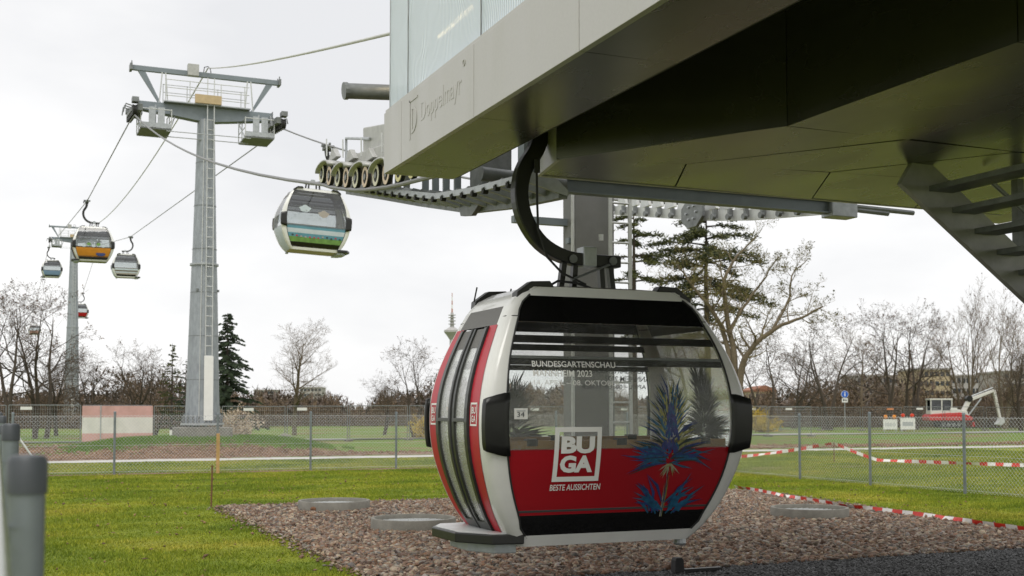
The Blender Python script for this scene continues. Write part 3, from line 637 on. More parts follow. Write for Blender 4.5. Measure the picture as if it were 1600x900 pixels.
# service stair on the right
ss = thing('service_stair', 'galvanised steel service stair hanging under the station on the right', 'stair', (11, 8.9, 0))
A, B_ = P(1432, 284, Y=8.5), P(1600, 442, Y=8.5); d = (B_-A); E_ = A + d*((A.z-.05)/-d.z)
for y, h_ in ((8.5, .38), (6.7, .26)): MB().beam((A.x-.1, y, A.z+.12), (E_.x, y, .08), .06, h_, (0,0,1)).build('stringer', 'stringer', ss, True)
for k in range(1, 21):
    q = A.lerp(E_, k/21); MB().b2((q.x-.15, 6.74, q.z+.10), (q.x+.13, 8.47, q.z+.15)).build('tread', 'galv_dark', ss, True)
for y in (8.42, 6.7): MB().tube([(A.x+.75, y, A.z+.1), (E_.x, y, .95)], .022, 8).build('handrail', 'galv', ss, True)
for k in range(5, 17, 3):
    q = A.lerp(E_, k/17); MB().b2((q.x-.03, 8.40, q.z), (q.x+.03, 8.44, q.z+.98)).build('post', 'galv', ss, True)
MB().b2((9.0, 8.54, 3.0), (9.08, 8.62, 4.05)).build('hanger_post', 'galv_dark', ss, True)

# ------------------------------------------------------------------ gondolas
GW = herm([0,.02,.23,.505,.87,1.10,1.30,1.55,1.825,2.02,2.13,2.22,2.28], [.86,.885,1.055,1.185,1.285,1.30,1.285,1.22,1.105,1.005,.935,.84,.72])
GI = herm([.08,.10,.275,.50,.84,1.08,1.30,1.67,1.975,2.13,2.21], [.80,.83,.925,1.02,1.10,1.12,1.11,1.045,.93,.855,.76])
GB = herm([0,.23,.505,.87,1.10,1.30,1.55,1.825,2.13,2.28], [.01,.13,.23,.315,.33,.325,.28,.20,.07,0])
YF = lambda z: -(.50+GB(z)); YR = lambda z: .52+.45*GB(z)
def zr(a, b, n=8): return [a+(b-a)*i/n for i in range(n+1)]
def face(sgn, z0, z1, off=0.0, n=8, inset=.0):
    """sheet on the front (sgn -1) or rear (+1) window surface between two heights"""
    rows = []
    for z in zr(z0, z1, n):
        w = GI(z)-inset; y = (YF(z)-off) if sgn < 0 else (YR(z)+off)
        rows.append([(w*t, y, z) for t in (-1, -.5, 0, .5, 1)])
    return MB().grid(rows)
def sidep(s, t, z, off=0.0):
    """door side (s=-1) or blind side (+1): t runs from the rear corner post to the front one"""
    a, b = YR(z)-.10, YF(z)+.17
    return (s*(GW(z)+off), a+(b-a)*t, z)
def sidestrip(s, t0, t1, z0, z1, off=0.0, n=10, k=3):
    return MB().grid([[sidep(s, t0+(t1-t0)*j/k, z, off) for j in range(k+1)] for z in zr(z0, z1, n)])
def solid(o, t):
    m_ = o.modifiers.new('s', 'SOLIDIFY'); m_.thickness = t; m_.offset = 0; return o
HP = [(-.40,3.95),(-.43,3.75),(-.48,3.60),(-.60,3.40),(-.635,3.17),(-.575,2.94),(-.42,2.74),(-.20,2.63),(.05,2.60),(.40,2.60)]
def gondola(label, loc, rz=0, sch=None, hero=False, group='cable car gondolas', roll=0, rail_z=None):
    sch = sch or {}
    g = thing('gondola', label, 'gondola', loc, rz, group); g.rotation_euler = (0, roll, rz)
    wp = 'white_paint'; gc, gt = ('glass_clear', 'glass_tint') if hero else ('glass_far', 'glass_fartint')
    low = sch.get('lower', [(.28, .85, 'red_gloss')]); side_m = sch.get('side', 'red_film')
    # corner frames of both end faces
    for s in (-1, 1):
        for e, yy in ((-1, YF), (1, YR)):
            rows = []
            for z in zr(.0, 2.28, 34):
                w, W_ = GI(min(max(z,.08),2.21)), GW(z); y = yy(z); q = -e*1.0
                wi = min(w, W_-.05)
                d = .19 if e < 0 else .12
                rows.append([(s*wi, y+q*.035, z), (s*wi, y-q*.004, z), (s*(W_-.055), y-q*.004, z), (s*(W_-.018), y+q*.018, z), (s*W_, y+q*.06, z), (s*W_, y+q*d, z)])
            o = MB().grid(rows).build('corner_frame', wp, g, smooth=True)
    for e, yy in ((-1, YF), (1, YR)):
        for a, b in ((.0, .10), (2.19, 2.28)):
            rows = []
            for z in zr(a, b, 4):
                w = GI(min(max(z,.08),2.21))+.004; rows.append([(w*t, yy(z)+e*.004, z) for t in (-1, 0, 1)])
            MB().grid(rows).build('frame_rail', wp, g)
        for s in (-1, 1):
            MB().tube([(s*GI(z), yy(z)+e*.006, z) for z in zr(.10, 2.2, 30)], .009, 5).build('window_seal', 'rubber', g, smooth=True)
            MB().tube([(s*(GW(2.0)-.012), yy(2.0)-e*.22, 2.0), (s*(GW(2.0)+.001), yy(2.0)-e*.06, 2.0), (s*(GW(2.0)-.05), yy(2.0)+e*.005, 2.0), (s*GI(2.0), yy(2.0)+e*.005, 2.0)], .004, 4).build('panel_seam', 'rubber', g)
        f_ = face(e, .10, .28); f_.build('kick_panel', 'black_gloss', g)
        lp = None
        for a, b, m_ in low: lp = face(e, a, b, 0, 6).build('lower_panel', m_, g)
        solid(face(e, .85, 1.64).build('window_pane', gc, g), .006)
        solid(face(e, 1.64, 1.95).build('tinted_pane', gt, g), .006)
        face(e, 1.95, 2.2, 0).build('top_panel', 'black_gloss' if hero else gt, g)
        for z, h in ((1.64, .022), (1.60, .05), (1.80, .06)) if hero else ((1.63, .05), (1.80, .05)):
            rows = []
            for zz in (z-h/2, z+h/2): rows.append([(GI(zz)*t, yy(zz)-e*.03, zz) for t in (-1, 0, 1)])
            solid(MB().grid(rows).build('vent_bar', 'black' if h > .03 else 'galv', g), .02)
    # roof, floor, underside
    MB().grid([[(x, y, 2.28+.03*(1-(x/.72)**2)*(1-(y/.6)**2)) for x in np.linspace(-.72,.72,9)] for y in np.linspace(YF(2.28), YR(2.28), 7)]).build('roof', wp, g, smooth=True)
    MB().prism([(-.86,0),(.86,0),(1.0,.16),(-1.0,.16)], -.47, .49, 'y').build('floor', 'under' if not hero else 'galv_dark', g)
    # door side
    for s in (-1, 1):
        sidestrip(s, -.02, 1.02, 2.10, 2.28, -.002, 5).build('roof_side', wp, g, smooth=True)
        if s < 0:
            sidestrip(s, .06, .97, 1.93, 2.10, .0).build('door_header', 'grit', g)
            sidestrip(s, -.02, .06, 1.93, 2.10, -.002).build('corner_fill', wp, g); sidestrip(s, .97, 1.02, 1.93, 2.10, -.002).build('corner_fill', wp, g)
            for (a, b) in ((-.01, .17), (.83, 1.01)):
                st = sidestrip(s, a, b, .02, 1.93, .005, 16).build('side_strip', side_m, g, smooth=True)
                if hero:
                    c = (a+b)/2; zc = 1.05; ln = .20
                    mb = MB()
                    def onS(t, z): return sidep(-1, c+t, z, .009)
                    for (u0, u1, v0, v1) in ((-.062,-.050,0,ln),(.050,.062,0,ln),(-.05,.05,0,.016),(-.05,.05,ln-.016,ln)):
                        mb.add([onS(u0,zc+v0),onS(u1,zc+v0),onS(u1,zc+v1),onS(u0,zc+v1)], [(0,1,2,3)])
                    for wd, v0 in (('BU', .105), ('GA', .032)):
                        tv, tf = fit_text(wd, .078, .058, .02); mb.add([onS(q[0]-.039, zc+v0+q[1]) for q in tv], tf)
                    mb.build('emblem', 'letter', st)
            for (a, b) in ((.175, .495), (.505, .825)):
                lf = MB()
                for q in ((a, a+.055, .02, 1.91), (b-.055, b, .02, 1.91)): lf.grid([[sidep(-1, q[0]+(q[1]-q[0])*j, z, .012) for j in (0, 1)] for z in zr(q[2], q[3], 16)])
                for q in ((.02, .20), (1.085, 1.115)): lf.grid([[sidep(-1, a+.055+(b-a-.11)*j, z, .012) for j in (0, 1)] for z in zr(q[0], q[1], 3)])
                leaf = solid(lf.build('door_leaf', 'door_dark', g), .03)
                if hero: sidestrip(-1, a+.055, b-.055, 1.74, 1.91, .008, 3).build('leaf_head', 'grit', leaf)
                for z0, z1 in ((.20, 1.085), (1.115, 1.74 if hero else 1.91)): sidestrip(-1, a+.055, b-.055, z0, z1, .004, 10).build('pane', 'glass_door' if hero else gc, leaf)
            solid(sidestrip(-1, .49, .51, .02, 1.92, .03, 16, 1).build('door_seal', 'rubber', g), .01)
            solid(sidestrip(-1, .165, .18, .02, 1.92, .012, 16, 1).build('door_seal', 'rubber', g), .02); solid(sidestrip(-1, .82, .835, .02, 1.92, .012, 16, 1).build('door_seal', 'rubber', g), .02)
        else:
            sidestrip(s, -.02, 1.02, .02, .85, 0).build('side_panel', side_m, g, smooth=True)
            sidestrip(s, -.02, 1.02, .85, 1.93, 0).build('side_pane', gc, g); sidestrip(s, -.02, 1.02, 1.93, 2.10, -.001).build('side_header', 'grit', g)
    # bumpers wrapped round the corners
    for s in (-1, 1):
        for e, yy in ((-1, YF), (1, YR)):
            rows = []
            for k in range(9):
                u = k/8; z = None
                lo, hi = (.80, 1.33); ins = .10*max(0, (.85-u)/.85)
                row = []
                for j in range(7):
                    zz = lo+ins+(hi-lo-2*ins)*j/6; w, W_, y = GI(zz), GW(zz), yy(zz); q = -e
                    if u < .5: p_ = (s*(W_+.018), y+q*(.025-.02*u*2), zz)
                    else: p_ = (s*(W_+.012-(W_+.012-w+.015)*(u-.5)*2), y-q*.022, zz)
                    row.append(p_)
                rows.append(row)
            solid(MB().grid(rows).build('bumper', 'black', g, smooth=True), .025)
    # step below the door
    st = MB(); st.prism([(-.84,-.58),(-1.12,-.52),(-1.34,-.20),(-1.36,.35),(-1.22,.60),(-.84,.62)], .03, .115, 'z'); st = st.build('step', 'black', g, bevel=.01)
    MB().prism([(-.86,-.54),(-1.10,-.49),(-1.31,-.18),(-1.33,.34),(-1.20,.57),(-.86,.58)], .116, .122, 'z').build('step_plate', 'galv_light', st)
    MB().prism([(-.86,-.45),(-1.05,-.42),(-1.20,-.15),(-1.2,.3),(-1.08,.5),(-.86,.5)], -.06, .03, 'z').build('step_bracket', 'lidgrey', st, bevel=.01)
    MB().lathe((.83, -.38, -.07), [(.05,0),(.06,.02),(.05,.08)], 12).build('foot', 'galv', g)
    # benches
    for e, yy in ((-1, YF), (1, YR)):
        z = .84; y = yy(z)-e*.05
        MB().b2((-1.07, y+e*.03, .855), (1.07, y-e*.03, .925)).build('bench_rail', 'wood', g)
        bn = MB().b2((-.98, yy(.5)-e*.06, .30), (.98, yy(.5)-e*.42, .46)).build('bench', 'seat', g, bevel=.02)
        if hero:
            for x in (-.86, 0, .86): MB().b2((x-.05, y+e*.033, .88), (x+.05, y-e*.035, .94)).build('bracket', 'black', bn)
    # roof fittings and hanger
    for x, y in ((-.70, YF(2.2)+.02), (.70, YF(2.2)+.02), (-.70, YR(2.2)-.05), (.70, YR(2.2)-.05)):
        s = 1 if x > 0 else -1
        MB().prism([(s*.52,2.275),(s*.56,2.33),(s*.74,2.32),(s*.88,2.22),(s*.885,2.15),(s*.83,2.19),(s*.72,2.275)], y, y+.12, 'y').build('corner_cap', 'black', g, bevel=.008)
    hg = MB(); pts = [Vector((a, 0, b)) for a, b in HP]
    fine = []
    for i in range(len(pts)-1):
        p0, p1, p2, p3 = pts[max(i-1,0)], pts[i], pts[i+1], pts[min(i+2,len(pts)-1)]
        for t in (0, .25, .5, .75): fine.append(.5*((2*p1)+(-p0+p2)*t+(2*p0-5*p1+4*p2-p3)*t*t+(-p0+3*p1-3*p2+p3)*t**3))
    fine.append(pts[-1]); vs = []; fs = []
    for i, p_ in enumerate(fine):
        d_ = (fine[min(i+1,len(fine)-1)]-fine[max(i-1,0)]).normalized(); nrm = Vector((-d_.z, 0, d_.x)); hw = .080-.024*i/len(fine); hy = .06
        vs += [p_+nrm*hw+Vector((0,hy,0)), p_+nrm*hw-Vector((0,hy,0)), p_-nrm*hw-Vector((0,hy,0)), p_-nrm*hw+Vector((0,hy,0))]
    for i in range(len(fine)-1):
        for j in range(4): fs.append((i*4+j, i*4+(j+1)%4, i*4+4+(j+1)%4, i*4+4+j))
    fs += [(3,2,1,0), tuple(range(len(vs)-4, len(vs)))]
    han = hg.add(vs, fs).build('hanger', 'black', g, bevel=.012)
    for x in (-.20, -.08, .20, .30):
        MB().beam((x*1.12, 0, 2.29), (x*.95+.01, 0, 2.60), .05, .06, (0,1,0)).build('hanger_strut', 'black', han)
    MB().box((.06, -.0, 2.63), (.14,.16,.19)).build('hanger_clamp', 'galv', han, bevel=.01)
    for x in (-.12, .30): MB().lathe((x, -.07, 2.60), [(.04,-.02),(.04,.0)], 10, 'y').build('bolt', 'galv_dark', han)
    gz = 3.95
    gr = MB(); gr.b2((-.52,-.28,gz-.02), (-.30,.28,gz+.10)); gr.b2((-.62,-.05,gz+.06), (-.2,.05,gz+.16)); gr.beam((-.40,-.30,gz+.02), (-.40,-.52,gz+.12), .08, .06); gr.beam((-.40,.30,gz+.02), (-.40,.52,gz+.12), .08, .06)
    gr = gr.build('grip', 'galv_dark', g, bevel=.01)
    for y in (-.25, .25): MB().lathe((-.60, y, gz+.04), [(.07,-.03),(.07,.03)], 12, 'x').build('grip_roller', 'rubber', gr)
    if hero:
        MB().tube([(-.50,-.09,3.42),(-.50,-.1,3.1),(-.49,-.1,2.85),(-.40,-.1,2.6),(-.25,-.1,2.46),(-.1,-.1,2.40),(.0,-.1,2.36)], .011, 6).build('cable', 'rubber', han, smooth=True)
        MB().tube([(-.45,-.15,2.30),(-.3,-.12,2.38),(-.1,-.1,2.37),(.05,-.1,2.33)], .012, 6).build('cable', 'rubber', han, smooth=True)
        MB().tube([(-.15,-.1,2.40),(.1,-.1,2.50),(.25,-.1,2.56)], .012, 6).build('cable', 'galv_dark', han, smooth=True)
        MB().tube([(-.50,-.1,3.5),(-.50,-.1,3.38)], .03, 8).build('plug', 'rubber', han)
        for x in (-.95, -.6): MB().tube([(x,.35,2.2),(x+.03,.35,2.34)], .008, 5).build('aerial', 'rubber', g)
    return g

CAB = Vector((4.95, 9.94, .61))
hero = gondola('red and white gondola with number 34 hanging close by under the station', CAB, hero=True)
def surf(px, py):
    z = 1.0
    for _ in range(6): q = P(px, py, Y=CAB.y+YF(z)); z = q.z-CAB.z
    return q.x-CAB.x, z
def onF(x, z, off=.008, sgn=-1): return (x, YF(z)-off, z) if sgn < 0 else (x, YR(z)+off, z)
def ftext(s, px0, px1, py_base, py_top, mat, thick, sgn=-1, slope=0, name='lettering'):
    x0, z0 = surf(px0, py_base); x1, z1 = surf(px1, py_base); _, zt = surf(px0, py_top); 
    v, f = fit_text(s, x1-x0, zt-z0, thick); mb = MB()
    if sgn < 0: mb.add([onF(x0+q[0], z0+q[1]+slope*q[0]) for q in v], f)
    else: mb.add([onF(.30-(x0+q[0]), z0+q[1], .008, 1) for q in v], f)
    return mb.build(name, mat, hero)
ftext('BUNDESGARTENSCHAU', 831, 961, 573, 563.5, 'letter', .012)
ftext('MANNHEIM 2023', 833, 925, 588, 577.5, 'letter', .012)
ftext('14. APRIL – 08. OKTOBER', 834, 968, 601.5, 593.5, 'letter', .0)
ftext('BESTE AUSSICHTEN', 858, 936, 767, 757.5, 'letter', .014)
ftext('BU', 876, 928, 709, 682, 'letter', .05); ftext('GA', 873, 924, 739, 712, 'letter', .05)
for s_, a, b in (('BUNDESGARTENSCHAU', 573, 563.5), ('MANNHEIM 2023', 588, 577.5), ('14. APRIL – 08. OKTOBER', 601.5, 593.5)): ftext(s_, 831, {573:961, 588:925}.get(a, 968), a, b, 'flower_dark', .012, 1)
def frame_sq(sgn, mat):
    x0, z0 = surf(861, 753); x1, z1 = surf(940, 667); t = .042; mb = MB()
    for a, b, c, d in ((x0, x1, z0, z0+t), (x0, x1, z1-t, z1), (x0, x0+t, z0+t, z1-t), (x1-t, x1, z0+t, z1-t)):
        mb.grid([[onF(u if sgn < 0 else -u, v, .008, sgn) for u in (a, b)] for v in zr(c, d, 6)])
    return mb.build('emblem_frame', mat, hero)
frame_sq(-1, 'letter')
# number plate
x0, z0 = surf(803, 655); x1, z1 = surf(824, 638); mb = MB(); mb.add([onF(x0,z0,.006),onF(x1,z0,.006),onF(x1,z1,.006),onF(x0,z1,.006)], [(0,1,2,3)]); pl = mb.build('number_plate', 'sign_white', hero)
v, f = fit_text('34', (x1-x0)*.55, (z1-z0)*.46, .0); mb = MB(); mb.add([onF(x0+(x1-x0)*.2+q[0], z0+(z1-z0)*.2+q[1], .010) for q in v], f); mb.build('number', 'flower_dark', pl)
mb = MB(); mb.add([onF(x0+.02,z1-.025,.010),onF(x1-.02,z1-.025,.010),onF(x1-.02,z1-.018,.010),onF(x0+.02,z1-.018,.010)], [(0,1,2,3)]); mb.build('print_line', 'galv', pl)
# printed thistle
def thistle(cx, zc, sgn, mats, seed, sc=1.0, onF=onF, dens=1.0):
    r = random.Random(seed); B = {m_: MB() for m_ in mats}
    lay = [0]
    def spike(x, z, ang, ln, w, m_, bend=.0):
        lay[0] += 1; off = .006+.000008*lay[0]
        dx, dz = math.cos(ang), math.sin(ang); mx_, mz = x+dx*ln*.5-dz*bend*ln, z+dz*ln*.5+dx*bend*ln
        tip = (x+dx*ln, z+dz*ln); nx, nz = -dz*w, dx*w
        P4 = [(x+nx*.5, z+nz*.5), (x-nx*.5, z-nz*.5), (mx_-nx, mz-nz), tip, (mx_+nx, mz+nz)]
        B[m_].add([onF(p_[0], p_[1], off, sgn) for p_ in P4], [(0,1,2,3,4)])
    m0, m1, m2, m3, m4, m5 = mats
    for k in range(int(120*dens)):                                   # long awns round the head
        t = r.uniform(0, 1); z = zc-.10+.50*t; s = r.choice((-1,1)); a = math.pi/2-s*(1.30-1.15*t+r.uniform(-.15,.15))
        spike(cx+s*r.uniform(0,.07), z, a, r.uniform(.2,.36)*(1-.2*t)*sc, .0075, r.choice((m3,m3,m4,m4,m2,m0)), s*.08)
    for k in range(110):                                  # flower head
        t = r.uniform(0,1); z = zc-.08+.44*t; hw = .085*(1-t**1.7)+.012; x = cx+r.uniform(-hw,hw)
        spike(x, z, math.pi/2+(cx-x)*-4+r.uniform(-.2,.2), r.uniform(.05,.09)*sc, .013, r.choice((m1,m1,m0,m1,m2)))
    for k in range(48):                                   # bracts
        s = r.choice((-1,1)); a = math.pi/2-s*(1.35+r.uniform(-.25,.55)); spike(cx+s*r.uniform(0,.08), zc-.10+r.uniform(-.05,.06), a, r.uniform(.18,.44)*sc, .010, r.choice((m0,m2,m0,m2,m4)), s*r.uniform(-.05,.16))
    for k in range(22): spike(cx+r.uniform(-.03,.03), zc-.14, -math.pi/2+r.uniform(-1.1,1.1), r.uniform(.06,.16)*sc, .006, r.choice((m5,m5,m3)))
    for k in range(6): spike(cx+r.uniform(-.014,.014), zc-.62, math.pi/2+r.uniform(-.03,.03), r.uniform(.3,.5)*sc, .006, r.choice((m5,m3,m0,m2)))
    for s in (-1, 1):                                     # stem leaves
        for k in range(15):
            a = math.pi/2-s*(r.uniform(.25,1.35)); spike(cx+s*r.uniform(0,.17), zc-.60+r.uniform(0,.12), a, r.uniform(.16,.36)*sc, .014, r.choice((m0,m2,m2,m0,m2)), s*.1)
    for m_ in mats:
        if B[m_].v: B[m_].build('flower_print', m_, hero, fixn=False)
x_, z_ = surf(1047, 700)
thistle(x_, z_, -1, ['flower_blue','flower_violet','flower_teal','flower_olive','flower_dark','flower_pale'], 4)
class _D(dict): pass
for nm in ('back_a','back_b','back_c','back_d','back_e','back_f'): pm(nm, (.075,.08,.07), .8, 0, .2, 9, spec=.1)
def onSide(x, z, off, sgn): return (GW(z)-.012-off, x, z)
thistle(-.10, z_+.22, 1, ['back_a','back_b','back_c','back_d','back_e','back_f'], 4, 1.0, onSide)
thistle(-.42, z_+.12, 1, ['back_a','back_b','back_c','back_d','back_e','back_f'], 9)

# gondolas out on the line.  LX / RX: the two ropes; cabins on the far rope are turned round
LX, RX, OFF = 4.5, 10.6, .40
GONDOLA_Z = {}
def place(label, px, py_mid, D, far, sch, roll=0, low_detail=False):
    q = P(px, py_mid, D=D); x = (RX-OFF) if far else (LX+OFF)
    return gondola(label, (x, q.y, q.z-1.15), math.pi if far else 0, sch, roll=roll)
LAND = dict(lower=[(.28,.46,'art_green'),(.46,.60,'art_blue'),(.60,.76,'art_pale'),(.76,.90,'art_blue')], side='art_pale')
gw = place('white gondola printed with a green and blue landscape beside the station sheaves', 490, 347, 43.8, True, LAND, roll=math.radians(-2.2))
r = random.Random(2)
for cx, cz, a in ((-.25,1.36,.15),(.45,1.5,.16)):
    mb = MB(); mb.add([(cx+a*(1+.15*math.sin(5*t))*1.3*math.cos(t), YR(cz)+.012, cz+a*(1+.15*math.cos(4*t))*math.sin(t)*.8) for t in np.linspace(0, 6.28, 25)[:-1]], [tuple(range(24))]); mb.build('cloud_print', 'art_tan' if cx < 0 else 'art_pale', gw)
for k in range(9):
    x, z = r.uniform(-.9,.9), r.uniform(1.0,1.45); mb = MB(); mb.add([(x-.04,YR(z)+.01,z+.02),(x,YR(z)+.01,z),(x+.04,YR(z)+.01,z+.02),(x,YR(z)+.01,z-.015)], [(0,1,2,3)]); mb.build('bird_print', 'flower_dark', gw)
for k in range(12):
    x, z = -.9+.16*k, r.uniform(.46,.52); mb = MB(); mb.box((x, YR(z)+.01, z), (.07,.006,.05)); mb.build('figure_print', r.choice(['red_gloss','flower_dark','art_tan']), gw)
go = place('orange gondola hanging left of the tall near tower', 137, 382, 78, False, dict(lower=[(.28,.88,'art_orange')], side='art_orange'))
mb = MB(); mb.add([(.45+.3*math.cos(t), YF(.5)-.01, .46+.14*math.sin(t)) for t in np.linspace(0, 6.28, 13)[:-1]], [tuple(range(12))]); mb.build('print_patch', 'flower_blue', go)
for k in range(5): mb = MB(); x = -.6+.3*k; z = .98+.1*(k % 2); mb.add([(x+.14*math.cos(t), YF(z)-.012, z+.1*math.sin(t)) for t in np.linspace(0, 6.28, 9)[:-1]], [tuple(range(8))]); mb.build('leaf_print', ['art_pale','art_green'][k % 2], go)
place('white gondola with brown lower band between the orange gondola and the near tower', 199, 416, 115, True, dict(lower=[(.28,.42,'art_tan'),(.42,.55,'art_pale'),(.55,.68,'bark_pale'),(.68,.85,'art_pale')], side='art_pale'))
place('small blue gondola hanging far left beside the far tower head', 73, 420, 157, False, dict(lower=[(.28,.9,'art_skyblue')], side='art_skyblue'))
place('small red gondola half hidden behind the far tower mast', 127, 486, 190, True, dict(lower=[(.28,.9,'red_gloss')], side='red_film'))
place('tiny distant gondola seen low through the bare branches at far left', 50, 515, 262, False, dict(lower=[(.28,.9,'banner_red')], side='banner_red'))

# ------------------------------------------------------------------ towers
def tower(label, loc, H, rb, rt, hx=2.8):
    """H: height of the top of the cross arm above the foot"""
    t = thing('cable_car_tower', label, 'tower', loc, 0, 'cable car towers')
    zb, zt = .35, H-.55; zm = zb+(zt-zb)*.52
    rad = lambda z: rb+(rt-rb)*(z-zb)/(zt-zb)
    m1 = MB().lathe((0,0,0), [(rad(zb),zb),(rad(zm),zm)], 28).build('lower_mast', 'mast', t, smooth=True)
    MB().lathe((0,0,0), [(rad(zm)-.02,zm),(rt,zt)], 28).build('upper_mast', 'mast', t, smooth=True)
    MB().lathe((0,0,0), [(rad(zm)+.07,zm-.03),(rad(zm)+.07,zm+.05)], 28).build('flange', 'galv', t)
    MB().lathe((0,0,0), [(rad(zb)+.18,zb-.05),(rad(zb)+.18,zb+.03)], 28).build('base_flange', 'galv', t)
    for k in range(20):
        a = k*2*math.pi/20; MB().lathe(((rad(zb)+.10)*math.cos(a), (rad(zb)+.10)*math.sin(a), zb-.1), [(.035,0),(.035,.42)], 8).build('anchor_bolt', 'galv_dark', t)
        if k % 2: MB().prism([(rad(zb)-.02,zb+.02),(rad(zb)+.14,zb+.02),(rad(zb)+.01,zb+.5)], -.012, .012, 'y').build('gusset', 'mast', t).rotation_euler = (0,0,a+.15)
    for a in (-2.2, -.3): z = zm-1.1; MB().lathe(((rad(z)+.03)*math.cos(a), (rad(z)+.03)*math.sin(a), z), [(.05,-.05),(.05,.05)], 8).build('lug', 'galv_dark', t)
    MB().box((0,0,-.1), (2.2,2.2,.62)).build('footing', 'concrete', t, bevel=.03)
    for k in range(1, 7): z = zb+(zt-zb)*k/7; MB().lathe((0,0,0), [(rad(z)+.006,z-.012),(rad(z)+.006,z+.012)], 28, caps=False).build('weld_seam', 'galv_dark', t)
    MB().tube([(-.25, -rad(zb)*.96-.03, .6), (-.12, -rt*.96-.02, zt)], .02, 6).build('conduit', 'galv_light', t)
    # ladder on the side that faces the station
    lx = .12
    ly = lambda z: -(rad(min(z, zt))**2-.0)**.5-.10
    lo = 3.0
    for x in (lx-.14, lx+.14): MB().beam((x, ly(lo), lo), (x, ly(zt), H+1.2), .035, .05, (0,1,0)).build('ladder_rail', 'galv_light', t)
    n_ = int((H-lo)/.42)
    for k in range(n_): z = lo+.2+k*.42; MB().tube([(lx-.14, ly(z)-.0, z), (lx+.14, ly(z), z)], .018, 5).build('ladder_rung', 'galv_light', t)
    MB().add([(lx-.19,ly(.5)-.04,.5),(lx+.19,ly(.5)-.04,.5),(lx+.19,ly(lo)-.04,lo+.2),(lx-.19,ly(lo)-.04,lo+.2),(lx-.19,ly(.5),.5),(lx+.19,ly(.5),.5),(lx+.19,ly(lo),lo+.2),(lx-.19,ly(lo),lo+.2)],
             [(0,1,2,3),(7,6,5,4),(0,4,5,1),(1,5,6,2),(2,6,7,3),(3,7,4,0)]).build('ladder_guard', 'white_paint', t)
    # cross arm
    MB().prism([(-hx,H-.33),(-hx,H),(hx,H),(hx,H-.33),(.38,H-.62),(-.38,H-.62)], -.22, .22, 'y').build('cross_arm', 'bluegrey', t, bevel=.01)
    for s in (-1, 1): MB().box((s*hx,0,H-.16), (.03,.55,.42)).build('end_plate', 'galv_dark', t)
    # gantry over the arm
    G = H+1.42
    MB().beam((-3.15,0,G), (3.15,0,G), .18, .2).build('gantry_beam', 'bluegrey', t)
    for s in (-1, 1):
        MB().add([(s*2.55,-.06,G-.1),(s*2.85,-.06,G-.1),(s*1.98,-.06,H),(s*1.88,-.06,H),(s*2.55,.06,G-.1),(s*2.85,.06,G-.1),(s*1.98,.06,H),(s*1.88,.06,H)],
                 [(0,1,2,3),(7,6,5,4),(0,4,5,1),(1,5,6,2),(2,6,7,3),(3,7,4,0)]).build('gantry_leg', 'bluegrey', t)
        for k in (0, .14): MB().tube([(s*(1.72+k),-.12,G-.1), (s*(1.62+k*2.5),-.12,H)], .03, 6).build('brace', 'galv_light', t)
        for y in (-.18, .18): MB().tube([(s*3.1,y,G-.12),(s*3.1,y,G+.25)], .025, 6).build('hook', 'galv_dark', t)
        MB().box((s*3.12,0,G), (.10,.5,.26)).build('beam_end', 'galv_dark', t)
    # railing
    for z in (H+.28, H+.62, H+.96):
        for y in (-.45, .45): MB().tube([(-1.75,y,z),(1.75,y,z)], .018, 5).build('railing_bar', 'galv_light', t)
    for x in (-1.75,-.75,.55,1.55):
        for y in (-.45, .45): MB().tube([(x,y,H),(x,y,H+.98)], .02, 5).build('railing_post', 'galv_light', t)
    MB().b2((-1.8,-.5,H+.005),(1.8,.5,H+.05)).build('walkway', 'galv', t)
    MB().b2((-.55,-.62,H+.052),(.55,-.5,H+.42)).build('tan_cover', 'tan_box', t)
    cb_ = MB().box((-.60,-.2,G+.10), (.46,.3,.50)).build('control_box', 'cast', t, bevel=.01)
    MB().tube([(-.15,0,G),(-.1,0,G+.35),(.05,0,G+.4),(.15,0,G+.3),(.2,0,G)], .02, 6).build('cable_saddle', 'rubber', t)
    # sheave trains with catwalks
    for s in (-1, 1):
        X_ = s*3.05
        for k in range(8):
            y = -1.3+k*2.6/7; sheave_local(t, (X_, y, H-.55+.10*y), .22)
        MB().beam((X_-s*.2,-1.4,H-.42-.14),(X_-s*.2,1.4,H-.42+.14), .2, .26).build('train_beam', 'galv_dark', t)
        for y in (-.93,-.31,.31,.93): MB().beam((X_+s*.09,y-.25,H-.52+.10*y),(X_+s*.09,y+.25,H-.47+.10*y), .06, .16).build('rocker', 'galv_dark', t)
        MB().tube([(s*hx,0,H-.2),(X_,0,H-.42)], .10, 10).build('pivot', 'galv_dark', t)
        MB().prism([(-.55,H-.62),(.55,H-.62),(.25,H-.12),(-.25,H-.12)], X_-s*.34-.04, X_-s*.34+.04, 'x').build('train_plate', 'galv_dark', t)
        MB().b2((X_-.13,-1.6,H-.40),(X_+.13,-1.2,H-.20)).build('rope_catcher', 'galv_dark', t); MB().b2((X_-.13,1.2,H-.22),(X_+.13,1.6,H-.02)).build('rope_catcher', 'galv_dark', t)
        for y in (-.62,0,.62): MB().tube([(X_,y,H-.30+.1*y),(X_+s*.3,y,H-.22+.1*y),(X_+s*.34,y,H-.5)], .03, 6).build('guard_hoop', 'galv_dark', t)
        MB().tube([(s*1.3,-.1,H-.45),(s*1.55,-.5,H-1.2)], .03, 6).build('strut', 'galv', t); MB().tube([(s*2.9,.0,H-.3),(s*2.77,-.6,H-1.2)], .03, 6).build('strut', 'galv', t)
        cx = s*2.15
        MB().b2((cx-.62,-.8,H-1.28),(cx+.62,.8,H-1.22)).build('catwalk', 'galv_dark', t)
